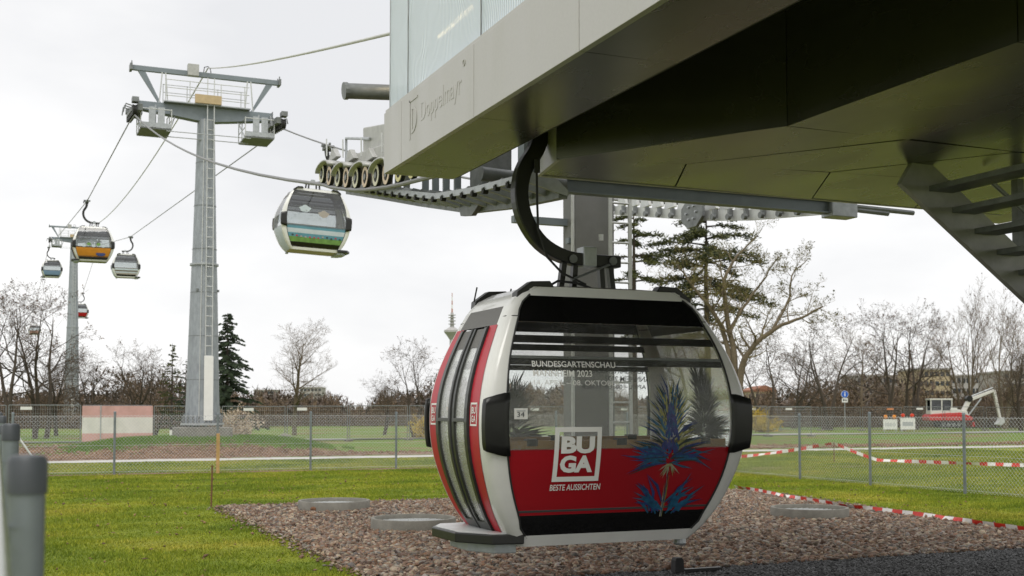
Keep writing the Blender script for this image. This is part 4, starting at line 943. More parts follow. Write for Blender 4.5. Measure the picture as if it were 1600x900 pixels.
        for y in (-.8,0,.8):
            for dx in (-.62,.62): MB().tube([(cx+dx,y,H-1.25),(cx+dx,y,H-.40)], .024, 5).build('catwalk_post', 'galv_light', t)
        for z in (H-.85,H-.45):
            for dx in (-.62,.62): MB().tube([(cx+dx,-.8,z),(cx+dx,.8,z)], .02, 5).build('catwalk_rail', 'galv_light', t)
        MB().b2((cx-.30,-.83,H-1.02),(cx-.04,-.8,H-.36)).build('panel', 'galv', t); MB().b2((cx+.06,-.83,H-1.02),(cx+.34,-.8,H-.36)).build('panel', 'galv', t); MB().b2((cx-.6,-.84,H-1.215),(cx+.6,-.805,H-1.025)).build('kick_plate', 'galv', t); MB().tube([(cx-.6,-.82,H-.45),(cx+.6,-.82,H-.45)], .02, 5).build('catwalk_rail', 'galv_light', t)
        for y in (-.5,.5): MB().tube([(cx,y,H-1.25),(cx,y,H-.2)], .035, 6).build('catwalk_hanger', 'galv', t)
    MB().tube([(-1.75,-.9,H-1.35),(1.75,-.9,H-1.35)], .02, 5).build('tie_bar', 'galv', t); MB().tube([(-1.75,-.3,H-1.45),(1.75,-.3,H-1.45)], .02, 5).build('tie_bar', 'galv', t)
    return t
_sm = None
def sheave_local(t, c, r):
    global _sm
    if _sm is None:
        s = MB(); s.lathe((0,0,0), [(r*.35,-.09),(r,-.09),(r*.86,0),(r,.09),(r*.35,.09)], 16, 'x'); o = s.build('sheave', 'rubber', t, smooth=True); _sm = o.data
    else: o = bpy.data.objects.new('sheave', _sm); C.objects.link(o); o.parent = t
    o.location = c
zt1 = .85; T1H = P(318, 165, Y=TY).z-zt1-.1
tower('tall grey cable car tower with ladder standing on the grass bank behind the fence', (TX+.05, TY, zt1), T1H, .72, .36)
q2 = P(112, 372, D=157); T2 = Vector((7.55, q2.y, 0)); T2H = q2.z
tower('distant grey cable car tower rising behind the bare trees at far left', tuple(T2), T2H, 1.05, .45)

# ------------------------------------------------------------------ ropes
def rope(label, a, b, r, sag, mat='rope', n_=24, group=None, name='rope'):
    a, b = Vector(a), Vector(b); pts = []
    for i in range(n_+1):
        t = i/n_; p_ = a.lerp(b, t); p_.z -= 4*sag*t*(1-t); pts.append(p_)
    return tag(MB().tube(pts, r, 8).build(name, mat, None, smooth=True), label, 'rope', group)
z1 = zt1+T1H-.84; z2 = T2H-.84
gl = [o for o in bpy.data.objects if o.name.startswith('gondola') and o.parent is None]
TL = Vector((TX+.05-3.05, TY-1.3, z1-.06)); TR = Vector((TX+.05+3.05, TY-1.3, z1-.06))
st_in = [w_-Vector((0,0,.005)) for w_ in WP] + [Vector((4.6, 9, 4.55)), Vector((4.6, -3, 4.55))]
tag(MB().tube([TL.lerp(st_in[0], k/12)-Vector((0,0,.5*4*(k/12)*(1-k/12))) for k in range(12)]+st_in, .03, 8).build('rope', 'rope', None, smooth=True), 'steel haul rope running from the near tower down under the round sheaves', 'rope')
rr_ = [q+Vector((.3,0,.20)) for q in RP2] + [Vector((10.9, 9, 4.7))]
tag(MB().tube([TR.lerp(rr_[0], k/12)-Vector((0,0,.35*4*(k/12)*(1-k/12))) for k in range(12)]+rr_, .03, 8).build('rope', 'rope', None, smooth=True), 'steel haul rope carrying the landscape gondola into the station', 'rope')
def span(x, label, stops, dx=0):
    pts = [Vector((x, y, z)) for y, z in stops]
    fine = []
    for a, b in zip(pts, pts[1:]): fine += [a.lerp(b, k/6) for k in range(6)]
    tag(MB().tube(fine+[pts[-1]], .028, 6).build('rope', 'rope', None, smooth=True), label, 'rope')
def gz(lbl):
    o = [g_ for g_ in gl if lbl in g_['label']][0]; return (o.location.y, o.location.z+4.05)
span(TL.x, 'steel haul rope carrying the orange gondola up to the far tower', [(TY-1.3, z1-.06), (TY+1.3, z1+.2), gz('orange'), gz('small blue'), (T2.y, z2), gz('tiny'), (520, 26)])
span(TR.x, 'steel haul rope carrying the gondolas behind the near tower', [(TY-1.3, z1-.06), (TY+1.3, z1+.2), gz('brown lower'), (T2.y, z2), gz('small red'), (520, 26)])
for g_ in gl:                                            # hang each cabin exactly from its rope
    if 'number 34' in g_['label']: continue
    far = abs(g_.rotation_euler[2]) > 1; g_.location.x = (TR.x-.40) if far else (TL.x+.40)
gt = zt1+T1H+1.75
rope('pale signal cable from the top of the near tower to the station', (TX+.1, TY, gt), P(660, 40, Y=12), .022, .12, 'comm', name='signal_cable')
rope('pale signal cable between the tops of the two towers', (TX+.1, TY, gt), (T2.x, T2.y, T2H+1.6), .03, 2.6, 'comm', name='signal_cable')

# ------------------------------------------------------------------ fences
def lattice(mb, a, b, h, pitch, r, z0=.03):
    a, b = Vector(a), Vector(b); Ln = (b-a).length; u = (b-a)/Ln; nrm = Vector((-u.y, u.x, 0))
    s = -h
    while s < Ln:
        for sg in (1, -1):
            s0, s1 = (s, s+h); t0, t1 = 0.0, 1.0
            if s0 < 0: t0 = -s0/h
            if s1 > Ln: t1 = (Ln-s0)/h
            if t1-t0 > .02:
                za, zb = (z0+t0*h, z0+t1*h) if sg > 0 else (z0+h-t0*h, z0+h-t1*h)
                p0, p1 = a+u*(s0+t0*h), a+u*(s0+t1*h); p0 = Vector((p0.x, p0.y, za)); p1 = Vector((p1.x, p1.y, zb)); d = (p1-p0).normalized(); w = d.cross(nrm)*r; off = nrm*(r*1.2*sg)
                mb.add([p0+off+w, p0+off-w*.5+nrm*r*.87, p0+off-w*.5-nrm*r*.87, p1+off+w, p1+off-w*.5+nrm*r*.87, p1+off-w*.5-nrm*r*.87], [(0,1,4,3),(1,2,5,4),(2,0,3,5)])
        s += pitch
def chainlink(label, pts, posts, h=1.62, pitch=.095, r=.0026, ph=1.73, loc=None, cap='cap_dark', pr=.03):
    f = thing('chain_link_fence', label, 'fence', loc or (pts[0][0], pts[0][1], 0))
    mb = MB()
    for a, b in zip(pts, pts[1:]): lattice(mb, (*a, 0), (*b, 0), h, pitch, r)
    w = mb.build('wire_mesh', 'wire', f, True, fixn=False); w['kind'] = 'stuff'
    for z in (.08, h*.5, h): 
        for a, b in zip(pts, pts[1:]): MB().tube([(*a, z), (*b, z)], r*1.4, 4).build('tension_wire', 'wire', f, True)
    for i, (x, y) in enumerate(posts):
        hh = ph+.03*math.sin(i*2.3)
        o = MB().tube([(x, y, 0), (x, y, hh-.05)], pr, 16).build('post', 'post_grey', f, True, smooth=True)
        MB().lathe((x, y, hh-.06), [(pr+.003,0),(pr+.003,.05),(pr-.002,.058),(pr*.5,.060)], 16).build('post_cap', cap, o, True, smooth=True)
    return f
fx = lambda y: .045-.0085*y
near = [(fx(y)-.005, y) for y in (.9, 34.4)]
chainlink('grey chain link fence at the left picture edge with a large blurred post close by', [(fx(.9)-.034, .9), (fx(34.4)-.034, 34.4)], [(fx(y), y) for y in (1.99, 4.45, 8.3, 10.9, 13.5, 16.1, 18.7, 21.3, 23.9, 26.5, 29.1, 31.7)], loc=(0, 2, 0), r=.0016, pitch=.07, pr=.027)
bx = [.1, 2.7, 5.5, 8.2, 10.83, 13.5, 16.2, 18.8]
chainlink('chain link fence running across the lawn in front of the tower', [(.1,34.42),(18.8,34.42)], [(x, 34.36) for x in bx], pr=.033, cap='post_grey')
chainlink('chain link fence on the right coming toward the viewer beside the tape', [(18.83,34.4),(18.83,6)], [(18.77,y) for y in (31.2, 28.1, 25.1, 22.4, 19.4, 16.5, 13.5, 10.5)], pr=.033, cap='post_grey')
q = P(72, 745, Z=0); tag(MB().tube([q, (.12, 34.3, 1.25)], .028, 8).build('brace_pole', 'galv_light', None), 'pale slanting brace pole propping the fence corner at far left', 'pole')
q = P(338, 740, Z=0); tag(MB().box((q.x+.02, q.y-.1, .56), (.09,.06,1.14)).build('wooden_stake', 'stakewood', None, bevel=.006), 'orange brown wooden stake against a fence post below the tower', 'stake')
q = P(330, 792, Z=0); mb = MB().tube([(q.x, q.y, 0), (q.x+.01, q.y, .74)], .016, 8); mb.tube([(q.x+.01, q.y, .74), (q.x+.01, q.y, .765)], .024, 8); tag(mb.build('iron_rod', 'rust', None), 'rusty iron rod stuck upright in the lawn', 'rod')
q = P(267, 686, D=58); tag(MB().box((q.x, q.y, th(q.x,q.y)+.35), (.14,.06,.9)).build('marker_post', 'sign_white', None, bevel=.01), 'short white marker post between banner and near tower', 'post')

# site fence panels
def panel(label, a, b, group, banner=False, sign=None):
    a, b = Vector((*a, th(*a))), Vector((*b, th(*b))); c = (a+b)/2; Ln = (b-a).length; ang = math.atan2(b.y-a.y, b.x-a.x)
    t = thing('site_fence_panel', label, 'fence panel', c, ang, group); hw = Ln/2-.04
    for x in (-hw, hw): MB().tube([(x,0,.08),(x,0,2.0)], .026, 8).build('upright', 'galv_dark', t)
    for z in (.12, 2.0): MB().tube([(-hw,0,z),(hw,0,z)], .022, 8).build('rail', 'galv_dark', t)
    mb = MB()
    for k in range(1, 30): x = -hw+2*hw*k/30; mb.add([(x-.003,0,.12),(x+.003,0,.12),(x+.003,0,2.0),(x-.003,0,2.0)], [(0,1,2,3)])
    for k in range(1, 9): z = .12+1.88*k/9; mb.add([(-hw,0,z-.003),(hw,0,z-.003),(hw,0,z+.003),(-hw,0,z+.003)], [(0,1,2,3)])
    w = mb.build('wire_mesh', 'wire', t, fixn=False); w['kind'] = 'stuff'
    for x in (-hw, hw): MB().box((x,0,.06), (.25,.6,.12)).build('foot', 'concrete', t)
    if sign: MB().box((sign,-.03,1.84), (.55,.01,.16)).build('sign_plate', 'sign_white' if sign < .5 else 'sign_orange', t)
    if banner:
        for z0, z1, m_ in ((.12,.55,'banner_red'),(.55,1.38,'banner_white'),(1.38,1.98,'banner_red')):
            MB().grid([[(x, -.04+.02*math.sin(x*5+z*3), z) for x in np.linspace(-hw-.05, hw+.05, 15)] for z in zr(z0, z1, 4)]).build('banner', m_, t)
        for x in (-.95, -.9): pass
        MB().box((-.85,-.07,1.0), (.05,.03,2.0)).build('pole', 'galv', t)
    return t
ORD = ['first','second','third','fourth','fifth','sixth','seventh','eighth','ninth','tenth','eleventh','twelfth','thirteenth']
y_l = 65.0
for k in range(-2, 14):
    x0 = -.05+3.55*k; a, b = (x0, y_l), (x0+3.5, y_l)
    if k == 1: panel('site fence panel covered by a red and white banner left of the near tower', a, b, 'site fence panels', banner=True)
    else: panel('wire site fence panel behind the lawn, %s %s of the banner panel' % (ORD[abs(k-1)-1], 'left' if k < 1 else 'right'), a, b, 'site fence panels', sign=(-.9, None, .7, -.3)[k % 4])
for k in range(0, 11):
    a = Vector((48, 88.5)); b = Vector((84, 73)); u = (b-a)/11.2; p0, p1 = a+u*(k-.2), a+u*(k+.97*1-.2)
    panel('wire site fence panel in the far right row, %s from its right end' % ORD[10-k], tuple(p0), tuple(p1), 'far site fence panels', sign=(-.9, None, .7, -.3)[k % 4])

# ------------------------------------------------------------------ small things on the ground
def ring(label, px, py, seed):
    q = P(px, py, Z=.0); t = thing('shaft_ring', label, 'shaft cover', (q.x, q.y, 0), seed*.7, 'concrete shaft rings in the gravel')
    MB().lathe((0,0,0), [(.64,0),(.64,.165),(.632,.18),(.59,.18),(.582,.165),(.582,.06)], 48, caps=False).build('ring_wall', 'concrete', t, smooth=True)
    MB().lathe((0,0,0), [(.58,.06),(.58,.10)], 40).build('lid', 'lidgrey', t)
    for k in range(-6, 7):
        x = k*.08; h = math.sqrt(.57**2-x*x); MB().b2((x-.012,-h,.101),(x+.012,h,.118)).build('lid_rib', 'galv_light', t)
    return t
ring('concrete shaft ring nearest the lawn corner, farthest left in the gravel', 522, 797, 1)
ring('concrete shaft ring beside the step of the red gondola', 646, 827, 2)
ring('concrete shaft ring at right near the red and white tape', 1265, 809, 3)
q = P(490, 800, Z=0); r = random.Random(8)
def rock(label, c, s, mat, seed, name='rock'):
    r = random.Random(seed); v = [Vector(p_)*(1+r.uniform(-.2,.2)) for p_ in ico]; mb = MB(); mb.add([(c[0]+p_.x*s[0], c[1]+p_.y*s[1], c[2]+p_.z*s[2]) for p_ in v], icf)
    o = mb.build(name, mat, None); m_ = o.modifiers.new('b', 'BEVEL'); m_.width = min(s)*.15; return tag(o, label, name)
rock('brown stone lying against the left concrete shaft ring', (q.x, q.y-.15, .06), (.13,.09,.08), 'rust', 1)
q = P(1059, 893, Y=11.2)
bf = thing('rubber_buffer', 'small black rubber buffer on the ground under the gondola', 'buffer', (q.x, q.y, 0))
MB().b2((-.07,-.06,0),(.07,.06,.02)).build('base_plate', 'black', bf); MB().prism([(-.06,.02),(.06,.02),(.05,.16),(.03,.19),(-.04,.19),(-.055,.16)], -.05, .05, 'y').build('block', 'rubber', bf, bevel=.008)
MB().b2((.07,-.03,.02),(.55,.03,.06)).build('rail', 'black', bf)

def tape(label, pts, w=.08, seed=1, n_=90, seg=.25):
    pts = [Vector(p_) for p_ in pts]; r = random.Random(seed); d = [0]
    for a, b in zip(pts, pts[1:]): d.append(d[-1]+(b-a).length)
    A = MB(); tot = d[-1]; n_ = int(tot/seg*2); rows = []
    def at(s):
        for i in range(len(pts)-1):
            if s <= d[i+1]+1e-6: return pts[i].lerp(pts[i+1], (s-d[i])/(d[i+1]-d[i]))
        return pts[-1]
    for k in range(n_+1):
        s0 = tot*k/n_; p0, p1 = at(max(s0-.05, 0)), at(min(s0+.05, tot)); tw = .6*math.sin(s0*1.3+seed)+.3*math.sin(s0*3.7)
        u = (p1-p0).normalized(); nn = u.cross(Vector((0,0,1))).normalized(); v0 = (Vector((0,0,1))*math.cos(tw)+nn*math.sin(tw))*w/2; c = at(s0); rows.append([c-v0, c+v0])
    A.grid(rows); A.mi = [(k//2) % 2 for k in range(n_)]
    return tag(A.build('barrier_tape', ['tape_white', 'tape_red'], None, fixn=False), label, 'tape')
tp = [(1148,760),(1180,766),(1230,776),(1280,784),(1300,787),(1340,793),(1400,800),(1460,807),(1520,816),(1600,827),(1680,838)]
tape('red and white barrier tape lying along the edge of the gravel bed', [P(a, b, Z=.06) for a, b in tp], .09, 1)
def sagl(a, b, n_=7, s=.1): return [(a.lerp(b, k/n_)-Vector((0,0,4*s*(k/n_)*(1-k/n_)))) for k in range(n_+1)]
y_ = 38.5
a, b, c, d_ = P(1150,714,Y=36.8), P(1303,692,Y=33), P(1372,719,Y=31.5), P(1600,727,Y=27)
tape('red and white barrier tape strung on stakes beyond the right fence', sagl(a, b, 8, .05)+sagl(b, c, 5, .03)[1:]+[c.lerp(d_, k/8) for k in range(1, 9)], .11, 3)
tag(MB().tube([(b.x, b.y, 0), (b.x, b.y, b.z+.05)], .018, 6).build('tape_stake', 'rust', None), 'thin brown stake holding the high point of the tape beyond the right fence', 'stake')
rock('rough concrete block on the grass right of the near tower', (*P(445,694,D=56).xy, .35), (.38,.3,.36), 'concrete', 5, 'concrete_block')

# excavator
D_ = 104
def E3(px, py): return P(px, py, D=D_)
e0 = P(1484, 668, D=D_); ez = e0.z
ex = thing('excavator', 'white and red mini excavator on the meadow behind the right fence', 'excavator', (e0.x, e0.y, ez), -TH)
def lp(px, py): q = E3(px, py)-Vector((e0.x, e0.y, ez)); return Vector((q.x*math.cos(TH)-q.y*math.sin(TH), 0, q.z))
for y in (-.75, .75):
    tk = MB().prism([(-1.15,.15),(-.95,0),(.95,0),(1.15,.15),(1.15,.38),(.95,.52),(-.95,.52),(-1.15,.38)], y-.2, y+.2, 'y').build('track', 'rubber', ex, bevel=.03)
    for x in (-.9,-.45,0,.45,.9): MB().lathe((x,y-.21,.26), [(.16,-.02),(.16,.02)], 12, 'y').build('track_wheel', 'galv_dark', tk)
MB().prism([(-2.1,.62),(1.6,.62),(1.75,.85),(1.4,1.05),(.6,1.35),(-1.9,1.2),(-2.15,.95)], -.95, .95, 'y').build('body', 'ex_red', ex, bevel=.05)
MB().prism([(-.25,1.12),(1.35,1.02),(1.25,1.45),(.3,1.62),(-.25,1.62)], -.93, .9, 'y').build('engine_cover', 'ex_white', ex, bevel=.05)
cabp = MB()
for x0, x1 in ((-1.95,-1.86),(-1.0,-.9),(-.12,-.02)): cabp.b2((x0,-.8,1.2),(x1,-.72,2.45)); cabp.b2((x0,.25,1.2),(x1,.33,2.45))
cabp.b2((-2.0,-.82,2.42),(0,.35,2.55)); cabp.b2((-1.97,-.81,1.18),(-.0,.34,1.5)); cp = cabp.build('cab', 'ex_white', ex, bevel=.02)
for x0, x1 in ((-1.85,-1.01),(-.89,-.13)): MB().b2((x0,-.78,1.5),(x1,-.75,2.42)).build('window', 'glass_cab', cp); MB().b2((x0,.28,1.5),(x1,.31,2.42)).build('window', 'glass_cab', cp)
MB().b2((-1.5,-.5,1.2),(-1.0,.0,1.9)).build('driver_seat', 'seat', cp, bevel=.05)
p0, p1, p2, p3 = lp(1500,653), lp(1515,625), lp(1554,610), lp(1563,655)
bm_ = MB().beam(p0, p1, .32, .5, (0,1,0)); bm_.beam(p1, p2, .28, .46, (0,1,0), w2=.22, h2=.3); bm_.build('boom', 'ex_white', ex, bevel=.03)
MB().beam(p2, p3, .24, .36, (0,1,0), w2=.2, h2=.24).build('stick', 'ex_white', ex, bevel=.03)
MB().tube([p0+Vector((.6,-.2,.1)), p1.lerp(p2,.45)+Vector((0,-.2,-.25))], .07, 8).build('boom_cylinder', 'galv', ex)
MB().tube([p1+Vector((.2,-.1,.35)), p2+Vector((-.1,-.1,.25))], .06, 8).build('stick_cylinder', 'galv', ex)
MB().lathe(p1+Vector((-.05,-.25,.1)), [(.28,-.05),(.28,.5)], 12, 'y').build('boom_joint', 'black', ex)
MB().prism([(p3.x-.1,p3.z+.15),(p3.x+.2,p3.z+.15),(p3.x+.3,p3.z-.25),(p3.x+.0,p3.z-.55),(p3.x-.45,p3.z-.45),(p3.x-.2,p3.z-.15)], -.35, .35, 'y').build('bucket', 'galv_light', ex, bevel=.02)
MB().b2((1.7,-.9,.1),(1.85,.9,.5)).build('blade', 'ex_red', ex)
# barrier boards with warning lamps
def board(label, px0, px1, py0, py1, lamp, txt):
    a, b = P(px0, py0, D=96), P(px1, py1, D=96); t = thing('barrier_board', label, 'barrier', (a.x, a.y, th(a.x,a.y)), -TH, 'white barrier boards'); w = (b-a).length; w = (px1-px0)/FPX*96; h = (py0-py1)/FPX*96; z0 = a.z-th(a.x,a.y)
    bd = MB().b2((0,-.03,z0),(w,.0,z0+h)).build('board', 'sign_white', t)
    for x in (.1, w-.1): MB().b2((x-.03,.0,0),(x+.03,.04,z0+h)).build('leg', 'galv', t)
    v, f = fit_text(txt, w*.7, h*.35, .02); mb = MB(); mb.add([(w*.15+q[0], -.034, z0+h*.3+q[1]) for q in v], f); mb.build('lettering', 'galv', bd)
    for x in (.2, w-.25):
        l_ = MB().lathe((x,0,z0+h), [(.07,0),(.07,.08)], 10).build('lamp_base', 'cap_dark', t); MB().lathe((x,-.06,z0+h+.2), [(.05,-.05),(.16,-.02),(.16,.05),(.05,.09)], 14, 'y').build('lamp', lamp, t)
board('white barrier board with amber lamps left of the excavator', 1380, 1402, 671, 655, 'lamp_amber', '|||||||'); board('white barrier board with red lamps next to the excavator', 1407, 1430, 671, 653, 'lamp_red', '-------')
q = P(1320, 640, D=97); g = thing('path_sign', 'round blue path sign on a pole in front of the right trees', 'sign', (q.x, q.y, 0), -TH)
MB().tube([(0,0,0),(0,0,3.3)], .03, 8).build('pole', 'galv', g)
dc = MB().lathe((0,-.05,P(1320,616,D=97).z), [(.30,-.012),(.30,.012)], 28, 'y').build('disc', 'sign_white', g); zc = P(1320,616,D=97).z
MB().lathe((0,-.065,zc), [(.275,-.004),(.275,.002)], 28, 'y').build('disc_face', 'sign_blue', dc)
mb = MB(); mb.prism([(-.05,zc-.16),(.05,zc-.16),(.04,zc+.06),(-.04,zc+.06)], -.078, -.072, 'y'); mb.lathe((0,-.075,zc+.13), [(.05,-.003),(.05,.003)], 12, 'y'); mb.build('walker_symbol', 'sign_white', dc)
zp = P(1320,625.5,D=97).z; pl = MB().b2((-.24,-.06,zp-.17),(.24,-.045,zp+.17)).build('plate', 'sign_white', g); MB().b2((-.15,-.066,zp-.05),(-.02,-.061,zp+.09)).build('symbol', 'flower_dark', pl); MB().b2((.03,-.066,zp-.05),(.15,-.061,zp+.06)).build('symbol', 'flower_dark', pl)

# ------------------------------------------------------------------ trees
def gpos(px, D): q = P(px, 640, D=D); return (q.x, q.y, th(q.x, q.y)-.05)
class TreeGen:
    """bare tree: numpy-free recursive limbs, tubes with few sides; twigs are 3-sided slivers"""
    def __init__(s, seed, H, spread=.9, levels=4, kids_=(7,6,5,4), gnarl=.25, upb=.25, trunk_frac=.35, forks=1, r0=None, buds=0):
        s.r = random.Random(seed); s.T = MB(); s.Cw = MB(); s.Bd = MB(); s.levels = levels; s.kids = kids_; s.gnarl = gnarl; s.upb = upb; s.spread = spread; s.buds = buds
        r0 = r0 or H*.022; s.r0 = r0
        for k in range(forks):
            a = s.r.uniform(0, 6.28); lean = .0 if forks == 1 else .22
            s.limb(Vector((s.r.uniform(-.1,.1)*forks, s.r.uniform(-.1,.1)*forks, -.1)), Vector((lean*math.cos(a), lean*math.sin(a), 1)), H*(.72 if forks == 1 else s.r.uniform(.6,.75)), r0*(1 if forks == 1 else .7), 0, trunk_frac)
    def limb(s, p, d, ln, r, lv, start=.2):
        R = s.r; n_ = (7,5,4,3,2,2)[lv]; pts = [p.copy()]; d = d.normalized(); dirs = [d.copy()]
        for i in range(n_):
            d = (d+Vector((R.uniform(-1,1),R.uniform(-1,1),R.uniform(-.6,.9)))*s.gnarl*(1.0 if lv else .45)+Vector((0,0,s.upb*.3 if lv else .08))).normalized()
            pts.append(pts[-1]+d*(ln/n_)); dirs.append(d.copy())
        end = (.10,.16,.3,.3,.25,.25)[lv]
        rs = [r*(1-(1-end)*i/n_) for i in range(n_+1)]
        mb = s.T if lv < 2 else s.Cw
        mb.tube(pts, rs, (8,6,4,3,3,3)[lv], caps=False)
        if s.buds and lv >= s.levels-1:
            for q in pts[1:]:
                if R.random() < s.buds:
                    a = R.uniform(.02,.055); u = Vector((R.uniform(-1,1),R.uniform(-1,1),R.uniform(-1,1)))*a; w = Vector((R.uniform(-1,1),R.uniform(-1,1),R.uniform(-1,1)))*a
                    s.Bd.add([q-u, q+w, q+u, q-w*.6], [(0,1,2,3)])
        if lv >= s.levels: return
        k_ = s.kids[lv]
        for j in range(k_):
            t = start+(1-start)*((j+R.uniform(.2,.9))/k_); t = min(t, .999); x = t*n_; i = int(x); q = pts[i].lerp(pts[i+1], x-i)
            dd = dirs[min(i+1, n_)]; side_ = dd.cross(Vector((R.uniform(-1,1),R.uniform(-1,1),R.uniform(-1,1))))
            if side_.length < 1e-3: continue
            side_.normalize(); nd = (dd*R.uniform(.5,1.0)+side_*s.spread*R.uniform(.7,1.25)+Vector((0,0,s.upb)))
            s.limb(q, nd, ln*R.uniform(.42,.68)*(1.0-.35*t if lv else 1.05-.4*t), max(rs[i]*R.uniform(.42,.62), .006), lv+1, .15)
        # the limb's own end carries on as twigs
    def guided(s, pts, r0, r1, kids_=9, start=.3, ln=2.2):
        pts = [Vector(p_) for p_ in pts]; n_ = len(pts); fine = []
        for i in range(n_-1):
            a0, a1, a2, a3 = pts[max(i-1,0)], pts[i], pts[i+1], pts[min(i+2,n_-1)]
            for t in (0,.25,.5,.75): fine.append(.5*((2*a1)+(-a0+a2)*t+(2*a0-5*a1+4*a2-a3)*t*t+(-a0+3*a1-3*a2+a3)*t**3)+Vector((s.r.uniform(-.05,.05),s.r.uniform(-.05,.05),s.r.uniform(-.05,.05))))
        fine.append(pts[-1]); m_ = len(fine)-1; rs = [r0+(r1-r0)*i/m_ for i in range(m_+1)]; s.T.tube(fine, rs, 8, caps=False)
        for j in range(kids_):
            t = start+(1-start)*(j+s.r.uniform(.1,.9))/kids_; i = min(int(t*m_), m_-1); d = (fine[i+1]-fine[i]).normalized()
            sd = d.cross(Vector((s.r.uniform(-1,1),s.r.uniform(-1,1),s.r.uniform(-1,1)))).normalized()
            s.limb(fine[i], d*.6+sd*s.spread+Vector((0,0,s.upb)), ln*s.r.uniform(.6,1.2)*(1.1-.4*t), rs[i]*.5, 1, .15)
    def meshes(s, bark, twig, bud='bud'):
        out_ = []
        for nm, mb, mt in (('trunk', s.T, bark), ('crown', s.Cw, twig), ('buds', s.Bd, bud)):
            if mb.v: out_.append((nm, mb.mesh(nm, mt)))
        return out_
def put(name, label, meshes, pos, rz, sc=1.0, group=None, cat='tree'):
    t = thing(name, label, cat, pos, rz, group); t.scale = (sc,sc,sc) if not hasattr(sc, '__len__') else sc
    for nm, me in meshes:
        o = bpy.data.objects.new(nm, me); C.objects.link(o); o.parent = t
    return t
def hgt(py, D): return (640-py)/FPX*D+1.8
NT = 9
bare = [TreeGen(21, 10, 1.15, 4, (8,7,6,4), .30, .06, .22, forks=2, buds=.25).meshes('bark','twig'),
        TreeGen(22, 10, 1.1, 4, (6,5,5,4), .42, .10, .30, forks=3, buds=.5, r0=.21).meshes('bark','twig'),
        TreeGen(23, 10, 1.0, 4, (13,8,6,5), .17, .12, .22, buds=.0, r0=.17).meshes('bark_pale','twig_pale'),
        TreeGen(24, 10, 1.15, 4, (6,6,5,4), .42, .08, .32, forks=2, buds=.6, r0=.22).meshes('bark','twig'),
        TreeGen(25, 10, .8, 4, (8,6,5,4), .20, .34, .15, forks=3, buds=.15, r0=.15).meshes('bark_pale','twig_pale')]
olive = TreeGen(31, 10, 1.2, 4, (6,6,5,4), .34, .05, .3, forks=2, buds=.4, r0=.2).meshes('bark_pale','twig_olive','budolive')
gd = TreeGen(33, 10, 1.15, 4, (7,6,5,4), .34, .10, .25, forks=0, buds=.35, r0=.25); gb = Vector(gpos(1150, 62))
def gl_(l): return [(P(a, b, D=62+c)-gb) for a, b, c in l]
gd.guided(gl_([(1150,668,0),(1158,580,0),(1172,548,-.2),(1212,512,-.5),(1252,496,-1),(1286,478,-1.4)]), .22, .03, 12, .25, 2.3)
gd.guided(gl_([(1146,668,.1),(1148,560,.2),(1136,500,.5),(1132,440,.8),(1152,400,1),(1184,368,1.2)]), .20, .03, 12, .25, 2.4)
gd.guided(gl_([(1144,668,0),(1138,545,.3),(1112,485,.4),(1082,445,.2),(1058,412,0)]), .17, .03, 10, .35, 2.2)
gd.guided(gl_([(1206,518,-.5),(1232,472,-.2),(1238,432,0),(1262,404,.2)]), .08, .02, 7, .2, 1.6)
gd.guided(gl_([(1140,520,.3),(1168,470,.8),(1196,432,1),(1216,400,1.2)]), .09, .02, 8, .2, 1.9)
olive2 = gd.meshes('bark_pale','twig_olive','budolive')
def tr(label, px, D, top, k, rz, wide=1.0, group='bare trees'):
    s = hgt(top, D)/9.2; put('bare_tree', label, (bare+[olive, olive2])[k], gpos(px, D), rz, (s*wide, s*wide, s), group)
tr('bare tree with dark buds at the far left picture edge', 12, 72, 425, 3, .4, 1.0)
tr('bare tree with dark buds in front of the distant gondola at left', 62, 74, 432, 1, 1.9, 1.05)
tr('low bare tree just left of the far tower mast', 90, 80, 520, 0, 3.0, 1.2)
tr('bare spreading tree right of the far tower mast', 150, 76, 528, 0, .8, 1.15)
tr('bare tree above the red and white banner', 212, 78, 528, 1, 3.3, 1.1)
tr('small bare tree between the scraggy conifer and the banner', 245, 84, 552, 3, 4.2, 1.2)
tr('round crowned bare tree standing alone in the middle of the meadow', 462, 82, 490, 2, 1.2, 1.12)
tr('small budding bare tree left of the television tower', 648, 78, 520, 3, 2.2, .95)
tr('low bare tree beside the small budding tree', 600, 84, 572, 0, 5.2, 1.2)
tr('bare tree directly right of the red gondola', 1195, 96, 500, 3, 1.0, 1.1)
tr('gnarled bare tree left of the blue path sign', 1295, 102, 482, 1, .2, 1.1)
tr('bare tree with twin dark stems right of the blue path sign', 1392, 104, 462, 3, 2.7, 1.0)
tr('gnarled bare tree behind the barrier boards', 1428, 106, 470, 1, 4.6, 1.0)
tr('tall pale feathery bare tree behind the excavator', 1512, 118, 462, 4, 1.2, 1.1)
tr('pale feathery bare tree at the right picture edge', 1570, 112, 466, 4, 3.1, 1.05)
tr('dark bare tree right of the excavator arm', 1596, 98, 500, 0, 2.0, 1.0)
tr('bare tree seen between pine and first right tree', 1240, 112, 505, 0, 3.9, 1.2)
tr('bare tree behind the gap between the path sign and red gondola', 1345, 122, 505, 2, 2.9, 1.2)
tr('olive branched bare tree in front of the dark pine', 1075, 64, 385, 5, 1.1, .9)
put('bare_tree', 'olive bare tree with a long branch reaching right behind the red gondola', olive2, tuple(gb), 0, 1.0, 'bare trees')

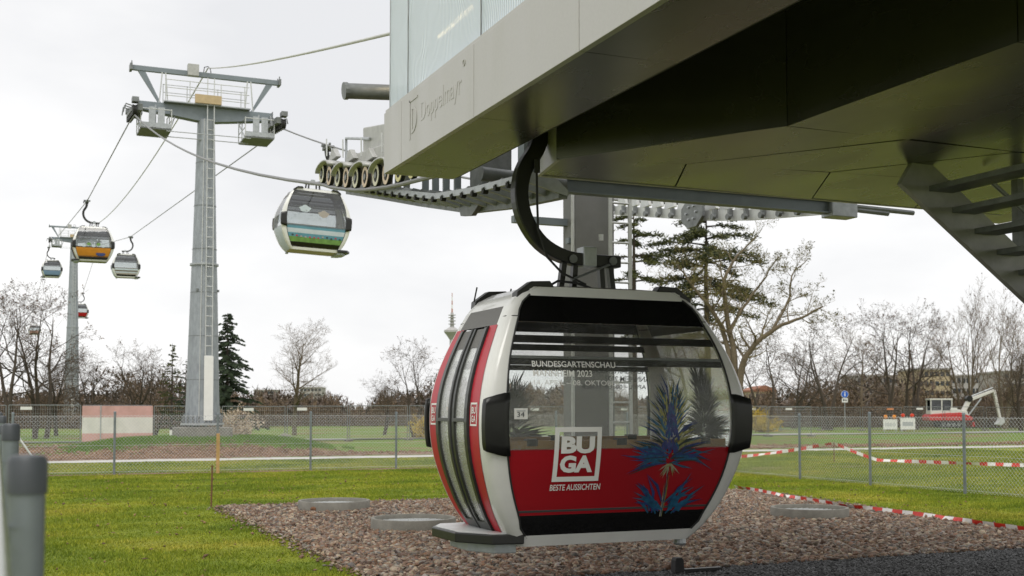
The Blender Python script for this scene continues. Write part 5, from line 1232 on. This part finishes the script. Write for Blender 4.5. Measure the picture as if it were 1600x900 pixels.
def spruce(seed, H, R0, whorls=24, nb=8, mat='spruce', droop=.35, gap=.1, bottom=.06, clump=1.0, top_keep=1.0):
    r = random.Random(seed); T = MB(); N = MB(); Br = MB()
    T.tube([(0,0,-.1),(0.04,0,H*.5),(0,0,H)], [H*.018,H*.011,.015], 7, caps=False)
    for k in range(whorls):
        t = bottom+(1-bottom)*(k/whorls)**.95; z = H*t; L_ = R0*(1-t)**.8*r.uniform(.6,1.15)+.12; 
        for j in range(nb):
            if r.random() < gap: continue
            a = r.uniform(0, 6.28); ln = L_*r.uniform(.5,1.12); z = H*t+r.uniform(-.5,.5)*H/whorls; d = Vector((math.cos(a), math.sin(a), 0))
            pts = [Vector((0,0,z))+d*ln*u+Vector((0,0,-droop*ln*u*u+.12*ln*u)) for u in (0,.5,1)]
            Br.tube(pts, [.03,.02,.008], 3, caps=False)
            m_ = int(9*clump*max(ln, .6))
            for q in range(m_):
                u = r.uniform(.15, 1.05); c = Vector((0,0,z))+d*ln*u+Vector((0,0,-droop*ln*u*u+.12*ln*u)); w = .10+.16*ln*(1-u*.6)*.5
                sd = Vector((-d.y, d.x, 0))*r.choice((-1,1)); tip = c+(sd*r.uniform(.4,1)+d*r.uniform(.3,.9))*w*2+Vector((0,0,r.uniform(-.14,.03))); up = Vector((r.uniform(-.3,.3),r.uniform(-.3,.3),1))*r.uniform(.03,.07)
                N.add([c-up, tip, c+up, c+(tip-c)*.4+up*2.0], [(0,1,3),(0,3,2)])
    return [('trunk', T.mesh('trunk','bark')), ('branches', Br.mesh('branches','bark')), ('crown', N.mesh('crown', mat))]
sp = spruce(3, 10, 3.6, 26, 12, clump=1.7, gap=.22, droop=.28); H_ = hgt(492, 76)
put('spruce_tree', 'dark green spruce standing right of the near tower', sp, gpos(354, 76), .3, H_/10*1.02, 'conifers')
sg = spruce(5, 10, 2.3, 20, 7, 'pine', .15, .35, .12, .9)
put('scraggy_conifer', 'scraggy olive conifer left of the near tower', sg, gpos(268, 80), 1.0, hgt(535, 80)/10, 'conifers')
sg2 = spruce(6, 10, 2.6, 18, 6, 'spruce', .1, .4, .1, 1.0)
put('scraggy_conifer', 'dark small conifer tucked against the left edge of the near tower', sg2, gpos(290, 78), 2.0, hgt(560, 78)/10, 'conifers')
def pine(seed, H, tiers, mat='pine'):
    """tall bare stem with flat clumped boughs"""
    r = random.Random(seed); T = MB(); Br = MB(); N = MB()
    T.tube([(0,0,-.1),(.06,.02,H*.35),(-.05,.03,H*.7),(.02,0,H)], [H*.017,H*.014,H*.009,.02], 8, caps=False)
    for t, L_, nb in tiers:
        for j in range(nb):
            a = r.uniform(0,6.28); z = H*t+r.uniform(-.25,.25); ln = L_*r.uniform(.55,1.1); d = Vector((math.cos(a),math.sin(a),0)); bend = r.uniform(-.05,.22)
            f_ = lambda u: Vector((0,0,z))+d*ln*u+Vector((0,0,bend*ln*u-.22*ln*u*u))
            Br.tube([f_(u) for u in (0,.35,.7,1)], [.05,.035,.02,.01], 4, caps=False)
            for q in range(int(85*ln)):
                u = min(1.06, .3+.75*r.random()**.7); c = f_(u)+Vector((r.gauss(0,.17),r.gauss(0,.17),r.gauss(0,.07)))*(.5+ln*.22)
                e = Vector((r.uniform(-1,1),r.uniform(-1,1),r.uniform(-.25,.7))).normalized()*r.uniform(.12,.26); w = e.cross(Vector((r.uniform(-1,1),r.uniform(-1,1),r.uniform(-1,1)))).normalized()*.035
                N.add([c-w, c+e, c+w, c-e*.25], [(0,1,2,3)])
    return [('trunk', T.mesh('trunk','bark')), ('branches', Br.mesh('branches','bark')), ('crown', N.mesh('crown', mat))]
pn = pine(7, 12, [(.46,2.0,3),(.56,2.6,5),(.64,3.0,7),(.70,3.4,8),(.76,3.4,9),(.82,3.2,9),(.88,2.8,9),(.94,2.0,7),(.98,1.1,5)], 'pine_dark')
put('pine_tree', 'tall dark green pine behind the far cable entry', pn, gpos(1106, 70), .5, hgt(322, 70)/12, 'pines')
pn2 = pine(9, 12, [(.45,1.0,2),(.55,1.2,4),(.62,1.4,5),(.70,1.7,5),(.78,1.9,6),(.86,1.6,6),(.94,1.1,5)], 'pine')
put('pine_tree', 'slender yellowish pine beside the station column', pn2, gpos(992, 66), 1.4, hgt(318, 66)/12, 'pines')

def bush(seed, n_, R0, mat, leaf=.07):
    r = random.Random(seed); N = MB(); B = MB()
    for k in range(46):
        a = r.uniform(0,6.28); e = r.uniform(.25,1.5); d = Vector((math.cos(a)*math.cos(e),math.sin(a)*math.cos(e),math.sin(e))); ln = R0*r.uniform(.6,1.15)
        pts = [Vector((0,0,0))]+[d*ln*u+Vector((0,0,-.15*ln*u*u)) for u in (.35,.7,1)]; B.tube(pts, [.025,.015,.01,.005], 3, caps=False)
        for q in range(n_//46):
            u = r.uniform(.25,1.05); c = d*ln*u+Vector((r.gauss(0,.13),r.gauss(0,.13),r.gauss(0,.12)))*R0*.5; c.z = abs(c.z)
            x = Vector((r.uniform(-1,1),r.uniform(-1,1),r.uniform(-1,1)))*leaf; y = Vector((r.uniform(-1,1),r.uniform(-1,1),r.uniform(-1,1)))*leaf
            N.add([c-x, c+y, c+x, c-y], [(0,1,2,3)])
    return [('branches', B.mesh('branches','bark')), ('crown', N.mesh('crown', mat))]
put('blossom_shrub', 'pale pink blossoming shrub beside the foot of the near tower', bush(1, 3800, 1.6, 'blossom', .05), gpos(362, 68), 0, (1.35,1.35,1.15), None, 'shrub')
put('forsythia_bush', 'yellow forsythia bush left of the red gondola', bush(2, 2200, 1.2, 'forsythia', .045), gpos(662, 74), 0, (1.1,1.1,1.35), 'forsythia bushes', 'shrub')
put('forsythia_bush', 'yellow forsythia bush right of the red gondola', bush(4, 2200, 1.2, 'forsythia', .05), gpos(1192, 92), 0, (1.5,1.5,1.5), 'forsythia bushes', 'shrub')

# brush and woodland that read as one mass
def thicket(name, label, segs, mat, seed, n_, h, twig=.012):
    """twiggy undergrowth: slender slivers leaning every way, denser near the ground"""
    r = np.random.default_rng(seed); V = []
    for (p0, p1, dep, hh, share) in segs:
        m_ = int(n_*share); t = r.uniform(0,1,m_); base = np.outer(1-t, p0)+np.outer(t, p1); nrm = np.array([-(p1[1]-p0[1]), p1[0]-p0[0]]); nrm = nrm/np.hypot(*nrm)
        base = base+np.outer(r.uniform(-.5,.5,m_)*dep, nrm)
        env = hh*(.62+.25*np.sin(t*23+seed)+.2*np.sin(t*57+2)+.13*np.sin(t*131)); z0 = r.uniform(0,1,m_)**1.5*env
        ln = r.uniform(.2,.8,m_)*h*.42; a = r.uniform(0,6.28,m_); e = r.uniform(-.2,1.3,m_)
        d = np.stack([np.cos(a)*np.cos(e), np.sin(a)*np.cos(e), np.sin(e)],1); c = np.concatenate([base, z0[:,None]],1)
        w = np.stack([-np.sin(a), np.cos(a), r.uniform(-1,1,m_)*.5],1)*(twig*r.uniform(.5,1.6,m_))[:,None]
        V.append(np.stack([c-w, c+w, c+d*ln[:,None]],1))
    V = np.concatenate(V); o = fast_mesh(name, V.reshape(-1,3), np.arange(len(V)*3).reshape(-1,3), mat); tag(o, label, 'brush', kind='stuff'); return o
def xy(px, D): q = P(px, 640, D=D); return (q.x, q.y)
thicket('undergrowth', 'brown twiggy undergrowth behind the site fence at the left', [(xy(-60,112), xy(420,118), 12, 4.6, .6), (xy(400,130), xy(760,134), 12, 3.6, .4)], 'brush', 1, 150000, 1.5, .022)
thicket('undergrowth', 'brown twiggy undergrowth below the trees at the right', [(xy(740,128), xy(1160,128), 10, 4.5, .35), (xy(1140,124), xy(1700,120), 12, 5.4, .65)], 'brush', 2, 170000, 1.7, .022)
thicket('woodland', 'distant brown woodland along the horizon', [(xy(-200,190), xy(1850,190), 40, 6.5, .55), (xy(-200,300), xy(1850,300), 60, 10.5, .45)], 'farwood', 3, 110000, 5.0, .16)

# ------------------------------------------------------------------ buildings far off
def building(label, px0, px1, py_top, D, mat, floors, cols, flat=True, depth=14):
    a, b = P(px0, 640, D=D), P(px1, 640, D=D); w = (px1-px0)/FPX*D; h = hgt(py_top, D)
    t = thing('building', label, 'building', (a.x, a.y, 0), -TH); wl = MB().b2((0,0,0),(w,depth,h)).build('wall', mat, t)
    MB().b2((-.3,-.3,h),(w+.3,depth+.3,h+.4)).build('roof', 'bld_grey' if flat else 'bld_red', t)
    if not flat: MB().prism([(-.3,h+.4),(w+.3,h+.4),(w/2,h+.4+w*.22)], -.4, depth+.4, 'y').build('gable', 'bld_red', t)
    fh = h/floors; cw = w/cols
    for f_ in range(floors):
        for c in range(cols): MB().b2((cw*(c+.15),-.06,fh*(f_+.35)),(cw*(c+.85),.02,fh*(f_+.82))).build('window', 'bld_glass', t)
building('tan office block behind the trees right of the path sign', 1436, 1486, 578, 260, 'bld_tan', 5, 6)
building('grey office block with pale windows behind the excavator', 1488, 1532, 588, 270, 'bld_grey', 4, 6)
building('pale block behind the trees at the right picture edge', 1570, 1612, 582, 250, 'bld_grey', 5, 5)
building('long grey block behind the trees left of the tan office block', 1340, 1412, 588, 290, 'bld_grey', 4, 9)
building('low red roofed house behind the trees right of the red gondola', 1180, 1212, 612, 240, 'bld_tan', 2, 4, False)
building('tiny pale block on the horizon right of the lone bare tree', 468, 502, 606, 600, 'bld_grey', 5, 6)
building('tiny grey block on the horizon beside the lone bare tree', 396, 428, 610, 650, 'bld_grey', 4, 6)
# television tower
q = P(706, 640, D=2200); tv = thing('television_tower', 'distant television tower with a round pod left of the red gondola', 'tower', (q.x, q.y, 0))
z = lambda py: (640-py)/FPX*2200+1.8
MB().lathe((0,0,0), [(7,0),(4.5,z(530))], 16).build('shaft', 'tv', tv)
MB().lathe((0,0,0), [(5,z(530)),(10,z(524)),(15,z(519)),(15,z(516)),(9,z(513)),(5,z(511))], 24).build('pod', 'tv', tv)
MB().lathe((0,0,0), [(4,z(511)),(2.6,z(488))], 12).build('upper_shaft', 'tv', tv)
for py in (506, 501, 496, 492): MB().lathe((0,0,z(py)), [(7,-.5),(7,.5)], 16).build('platform', 'tv', tv)
for k in range(5): MB().lathe((0,0,0), [(1.6-.2*k,z(488-6.2*k)),(1.5-.2*k,z(488-6.2*(k+1)))], 8).build('mast_section', 'tv_red' if k % 2 == 0 else 'sign_white', tv)

# longer fresh grass on the bank
r_ = np.random.default_rng(12); n_ = 60000
x_g = TX+r_.normal(0,1,n_)*5.2-1.0; y_g = TY+r_.normal(0,1,n_)*1.2-.4
z_g = np.array([th(a, b) for a, b in zip(x_g, y_g)]); k_ = z_g > .2+.15*np.sin(x_g*1.9)*np.sin(y_g*2.3+1); x_g, y_g, z_g = x_g[k_], y_g[k_], z_g[k_]; n_ = len(x_g)
hh = r_.uniform(.07,.2,n_); a_ = r_.uniform(0,6.28,n_); w_ = .014; V = np.zeros((n_,3,3))
V[:,0,0] = x_g-np.cos(a_)*w_; V[:,0,1] = y_g-np.sin(a_)*w_; V[:,1,0] = x_g+np.cos(a_)*w_; V[:,1,1] = y_g+np.sin(a_)*w_; V[:,2,0] = x_g+r_.normal(0,.06,n_); V[:,2,1] = y_g+r_.normal(0,.06,n_); V[:,:2,2] = z_g[:,None]-.02; V[:,2,2] = z_g+hh
pm('fresh', (.16,.29,.03), .8, 0, .3, 1, col2=(.10,.19,.02), island=True, trans=.3)
tag(fast_mesh('bank_grass', V.reshape(-1,3), np.arange(n_*3).reshape(-1,3), 'fresh'), 'fresh green grass on the bank round the near tower foot', 'grass', kind='stuff')
# clods on the bare earth
p_ = np.concatenate([np.stack([r_.normal(4,4.5,4000), r_.normal(47.0,.9,4000), np.zeros(4000)],1), np.stack([r_.normal(-3,3,3000), r_.normal(51,2,3000), np.zeros(3000)],1), np.stack([r_.normal(36,9,4000), r_.normal(47.5,.9,4000), np.zeros(4000)],1)])
p_[:,2] = [th(a, b)+.02 for a, b in p_[:,:2]]
tag(stones('earth_clods', p_, r_.uniform(.03,.13,len(p_)), 'soil', octv, octf, 8), 'brown clods of bare earth between the path and the bank', 'earth', kind='stuff')
